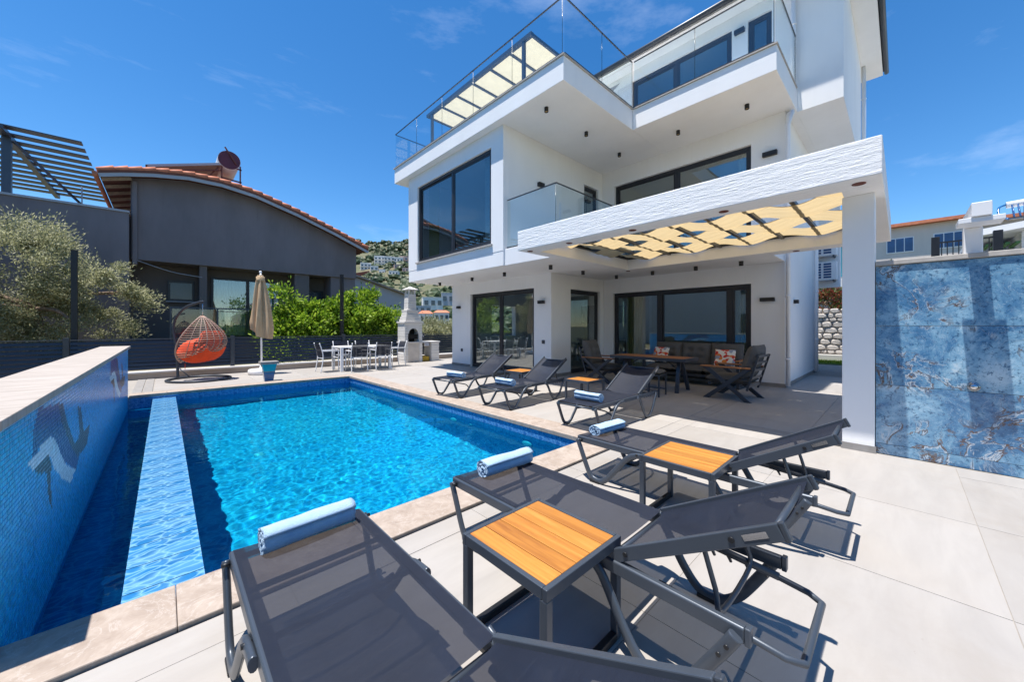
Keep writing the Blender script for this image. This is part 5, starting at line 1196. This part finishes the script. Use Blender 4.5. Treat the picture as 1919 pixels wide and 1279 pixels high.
MB().add([(-.7, 1.5, 4.02), (-.7, -8.5, 5.3), (8.5, -8.5, 5.3), (8.5, 1.5, 4.02), (-.7, 1.5, 4.2), (-.7, -8.5, 5.5), (8.5, -8.5, 5.5), (8.5, 1.5, 4.2)], [(0,1,2,3),(7,6,5,4),(0,1,5,4),(1,2,6,5),(2,3,7,6),(3,0,4,7)]).build('roof', 'white', b2)
MB().prism([(.62, 4.15), (-8, 4.15), (-8, 5.22)], 'x', .0, 8.).build('gable', 'white', b2)
sg = MB().lathe([(.28, 0), (.28, .05), (.24, .06), (0, .06)], n=24).build('round_sign', simple('orange_sign', (.75, .33, .06), .5), b2); sg.location = (-.005, .28, 3.55); sg.rotation_euler = (0, R(-90), 0); sg.scale = (1.0, 1.0, 1)
MB().tube([(.95, .75, 0), (.95, .75, 3.9)], .04, 8).build('downpipe', 'lightgrey', b2)
for k in range(6): MB().box(-.6, .4, .72+k*.17, .80+k*.17, 3.72+k*-.0, 3.78).build('awning_slat', simple('green_slat', (.06, .16, .04), .6) if k == 0 else bpy.data.materials['green_slat'], b2)
sh_ = empty('solar_collector', (19.2, -3.6, 4.4)); tag(sh_, 'evacuated tube solar collector on the white house roof at the right edge', 'solar collector')
MB().tube([(0, -1.6, .95), (0, 1.35, .78)], .10, 10).build('header_tank', 'plasticwhite', sh_)
for k in range(26): MB().tube([(-.02, -1.55+k*.112, .82-.0*k), (-.45, -1.55+k*.112, .30-.0*k)], .022, 6).build('collector_tube', 'blueglass', sh_)
MB().bar((-.46, -1.6, .26), (-.46, 1.35, .26), .05, .05).build('manifold', 'metal', sh_); MB().tube(spline([(0, 1.35, .8), (-.1, 1.5, .7), (-.3, 1.5, .4), (-.46, 1.35, .26)], 4), .03, 6).build('pipe', 'blueglaze', sh_)
MB().bar((0, -1.2, -.1), (0, -1.2, .9), .05, .05).bar((0, 1.0, -.35), (0, 1.0, .8), .05, .05).build('stand', 'metal', sh_)
b3 = empty('teal_house', (30, 2.0, 0)); tag(b3, 'grey house with teal glazed balconies beyond the side passage', 'house', kind='thing')
MB().box(0, 8, -.6, 6, 0, 7.6).build('wall', 'lightgrey', b3); MB().box(-.1, -.001, .2, 1.6, 4.4, 7.5).build('glazing', 'tealpaint', b3); MB().box(-1.2, -.101, .1, 5.5, 3.7, 4.2).build('balcony', 'hwhite', b3); MB().box(-.1, -.001, -.7, .1, 1.5, 3.4).build('door', 'tealpaint', b3)
b4 = empty('grey_gable_house', (11, 26, 0)); tag(b4, 'pale grey gabled house behind the bright green trees', 'house', kind='thing')
MB().prism([(-3, -.5), (-3, 4.9), (-1.2, 4.75), (2.3, 3.75), (2.3, -.5)], 'y', 0, 9).build('wall', 'lightgrey', b4); MB().prism([(-3.2, 4.93), (-1.2, 4.78), (2.6, 3.68), (2.6, 3.80), (-1.2, 4.90), (-3.2, 5.05)], 'y', -.3, 9.2).build('roof', 'kerbstone', b4)
for k in range(5): MB().bar((-1.9+k*.1, 1.5+k*.7, 4.95), (.2+k*.1, 1.5+k*.7, 5.5), .12, .10).build('roof_timber', 'rooflining', b4)
b5 = empty('grey_villa', (-11, 3, 0)); tag(b5, 'plain grey house across the garden, seen mirrored in the lounge windows', 'house', kind='thing')
MB().box(-6, 0, -10, 15, -.2, 7.2).build('wall', 'hwhite', b5); MB().box(-6.3, .5, -10.3, 15.3, 7.201, 7.5).build('roof', 'hbeige', b5)
for y_ in (-6, -2.5, 1, 4.5):
    for z_ in (1.6, 4.5): f = MB().box(.001, .05, y_-.8, y_+.8, z_-.7, z_+.7).build('window', 'frame', b5); MB().box(.051, .06, y_-.7, y_+.7, z_-.6, z_+.6).build('pane', 'hglass', f)

# ------------------------------------------------------------------ hillside houses, trees and scrub
def far_house(label, u, v, wpx, hpx, mat, rows, cols, depth=.8, roof=None, dist=None, group='white houses on the hillside'):
    p = hit_terrain(u, v) if dist is None else ray(u, v)*dist+Vector((0, 0, 1.38)); d = p.x*FX+p.y*FY; k = d/690
    W, H = wpx*k*1.08, hpx*k*1.15; root = empty('hillside_house', (p.x, p.y, p.z-.15*H), math.atan2(-p.x, p.y)+R(random.uniform(-12, 12))); tag(root, label, 'house', group, 'thing')
    MB().box(-W/2, W/2, 0, W*depth, -.3*H, H*1.15).build('wall', mat, root)
    if roof: MB().add([(-W*.55, -W*.05, H*1.151), (W*.55, -W*.05, H*1.151), (W*.55, W*depth*1.05, H*1.151), (-W*.55, W*depth*1.05, H*1.151), (-W*.3, W*depth*.5, H*1.5), (W*.3, W*depth*.5, H*1.5)], [(0,1,2,3),(0,1,5,4),(2,3,4,5),(1,2,5),(3,0,4)]).build('roof', roof, root)
    else: MB().box(-W*.51, W*.51, -W*.01, W*depth*1.01, H*1.151, H*1.20).build('parapet', mat, root)
    for r_ in range(rows):
        for c_ in range(cols):
            x = -W/2+W*(c_+.5)/cols; z = H*(.22+.9*(r_+.35)/rows); ww, hh = W/cols*.28, H/rows*.27
            MB().box(x-ww, x+ww, -.06*W/cols, .01, z-hh, z+hh).build('window', 'hglass', root)
            if r_: MB().box(x-ww*1.5, x+ww*1.5, -.25*W/cols, -.061*W/cols, z-hh-.09*H/rows, z-hh+.06*H/rows).build('balcony', mat, root)
    return root
random.seed(3)
HH = [('long white hillside block, highest row, left part', 712, 500, 18, 17, 'hwhite', 3, 3), ('long white hillside block, highest row, middle part', 730, 501, 18, 17, 'hwhite', 3, 3), ('long white hillside block, highest row, right part', 747, 499, 16, 14, 'hwhite', 2, 3),
      ('white hillside houses lower left, beside the grey roof', 686, 513, 17, 17, 'hwhite', 3, 3), ('white hillside house just right of the lower left row', 702, 514, 13, 13, 'hwhite', 2, 2), ('white hillside house with blank side wall', 716, 517, 10, 10, 'hwhite', 1, 2),
      ('pink and white hillside house below the white blocks', 738, 521, 16, 11, 'hwhite', 2, 3), ('pink hillside house left of the villa corner', 747, 508, 13, 10, 'hpink', 2, 3), ('pink hillside house highest beside the villa', 758, 496, 14, 13, 'hpink', 2, 2), ('small pink hillside house beside the villa corner', 760, 514, 10, 10, 'hpink', 2, 2)]
for h in HH: far_house(*h)
far_house('white house with orange tiled roof just right of the barbecue chimney', 800, 604, 22, 14, 'hwhite', 1, 3, .8, 'rooftile', 70, 'houses beyond the barbecue')
far_house('white house with orange tiled roof next to the villa corner', 828, 600, 26, 12, 'hwhite', 1, 3, .8, 'rooftile', 62, 'houses beyond the barbecue')
far_house('white flat roofed house above the orange roofs', 812, 574, 34, 14, 'hwhite', 1, 3, .6, None, 110, 'houses beyond the barbecue')
far_house('blue grey flat roofed house behind the orange roofs', 792, 584, 30, 9, 'lightgrey', 1, 3, .6, None, 95, 'houses beyond the barbecue')
far_house('grey flat roofed house next to the villa corner, higher up', 840, 566, 22, 14, 'lightgrey', 1, 2, .6, None, 120, 'houses beyond the barbecue')
def scrub(name, label, n, sampler, mat, seed):
    rng = random.Random(seed); ico = bmesh.new(); bmesh.ops.create_icosphere(ico, subdivisions=2, radius=1); iv = [v.co.copy() for v in ico.verts]; fi = [tuple(v.index for v in f.verts) for f in ico.faces]; ico.free()
    mb = MB()
    for _ in range(n):
        s = sampler(rng)
        if s is None: continue
        x, y, r_ = s; z = terrain_z(x, y); o = Vector((rng.uniform(0, 99), rng.uniform(0, 99), 0))
        mb.add([(x+v.x*r_*k, y+v.y*r_*k, z+r_*.35+v.z*r_*.8*k) for v in iv for k in (1+.55*noise.noise(v*1.7+o),)], fi)
    o = mb.build(name, mat, None, fix=False); tag(o, label, kind='stuff')
def hills(rng):
    th = rng.uniform(-.55, .05); D = rng.uniform(130, 540); dx, dy = FX*math.cos(th)+RX*math.sin(th), FY*math.cos(th)+RY*math.sin(th); x, y = dx*D, dy*D
    if noise.noise(Vector((x*.03, y*.03, 5)))+rng.uniform(-.5, .5) < -.12: return None
    return x, y, rng.uniform(.9, 2.6)*(1 if rng.random() < .8 else 1.6)
scrub('hillside_scrub', 'dark green scrub bushes covering the far hillside', 5200, hills, 'scrub', 2)
def belt(rng):
    th = rng.uniform(-.38, -.02); D = rng.uniform(75, 170); dx, dy = FX*math.cos(th)+RX*math.sin(th), FY*math.cos(th)+RY*math.sin(th); return dx*D, dy*D, rng.uniform(1.0, 2.4)
scrub('tree_belt', 'belt of green trees at the foot of the hillside', 260, belt, 'scrub', 9)

# ------------------------------------------------------------------ pieces that were made in one go become parts of their own
def split_islands(names):
    cache = {}
    for o in [o for o in bpy.data.objects if o.type == 'MESH' and o.name.split('.')[0] in names]:
        me = o.data
        if me.name not in cache:
            par = list(range(len(me.vertices)))
            def find(a):
                while par[a] != a: par[a] = par[par[a]]; a = par[a]
                return a
            for p in me.polygons:
                r0 = find(p.vertices[0])
                for v in p.vertices: par[find(v)] = r0
            isl = {}
            for p in me.polygons: isl.setdefault(find(p.vertices[0]), []).append(p)
            out = []
            if len(isl) > 1:
                for ps in isl.values():
                    ids = sorted({v for p in ps for v in p.vertices}); mp_ = {v: i for i, v in enumerate(ids)}
                    nm = bpy.data.meshes.new(o.name.split('.')[0]); nm.from_pydata([tuple(me.vertices[v].co) for v in ids], [], [tuple(mp_[v] for v in p.vertices) for p in ps])
                    nm.polygons.foreach_set('use_smooth', [p.use_smooth for p in ps])
                    for m in me.materials: nm.materials.append(m)
                    nm.update(); out.append(nm)
            cache[me.name] = out
        out = cache[me.name]
        for k, nm in enumerate(out):
            if k == 0: keep = nm
            else: c = o.copy(); COL.objects.link(c); c.data = nm
        if out: o.data = keep
split_islands({'post', 'beam', 'seat_rail', 'parapet_cap', 'plinth', 'pipe_clip', 'bracket', 'fence_rail', 'side_frame', 'back_rail', 'base_frame', 'stand', 'interior_floor'})
for o in bpy.data.objects:
    if o.type == 'MESH' and o.name.split('.')[0] == 'leg' and o.parent and o.parent.name.startswith('terrace_chair'): split_islands({o.name}) if '.' not in o.name else None
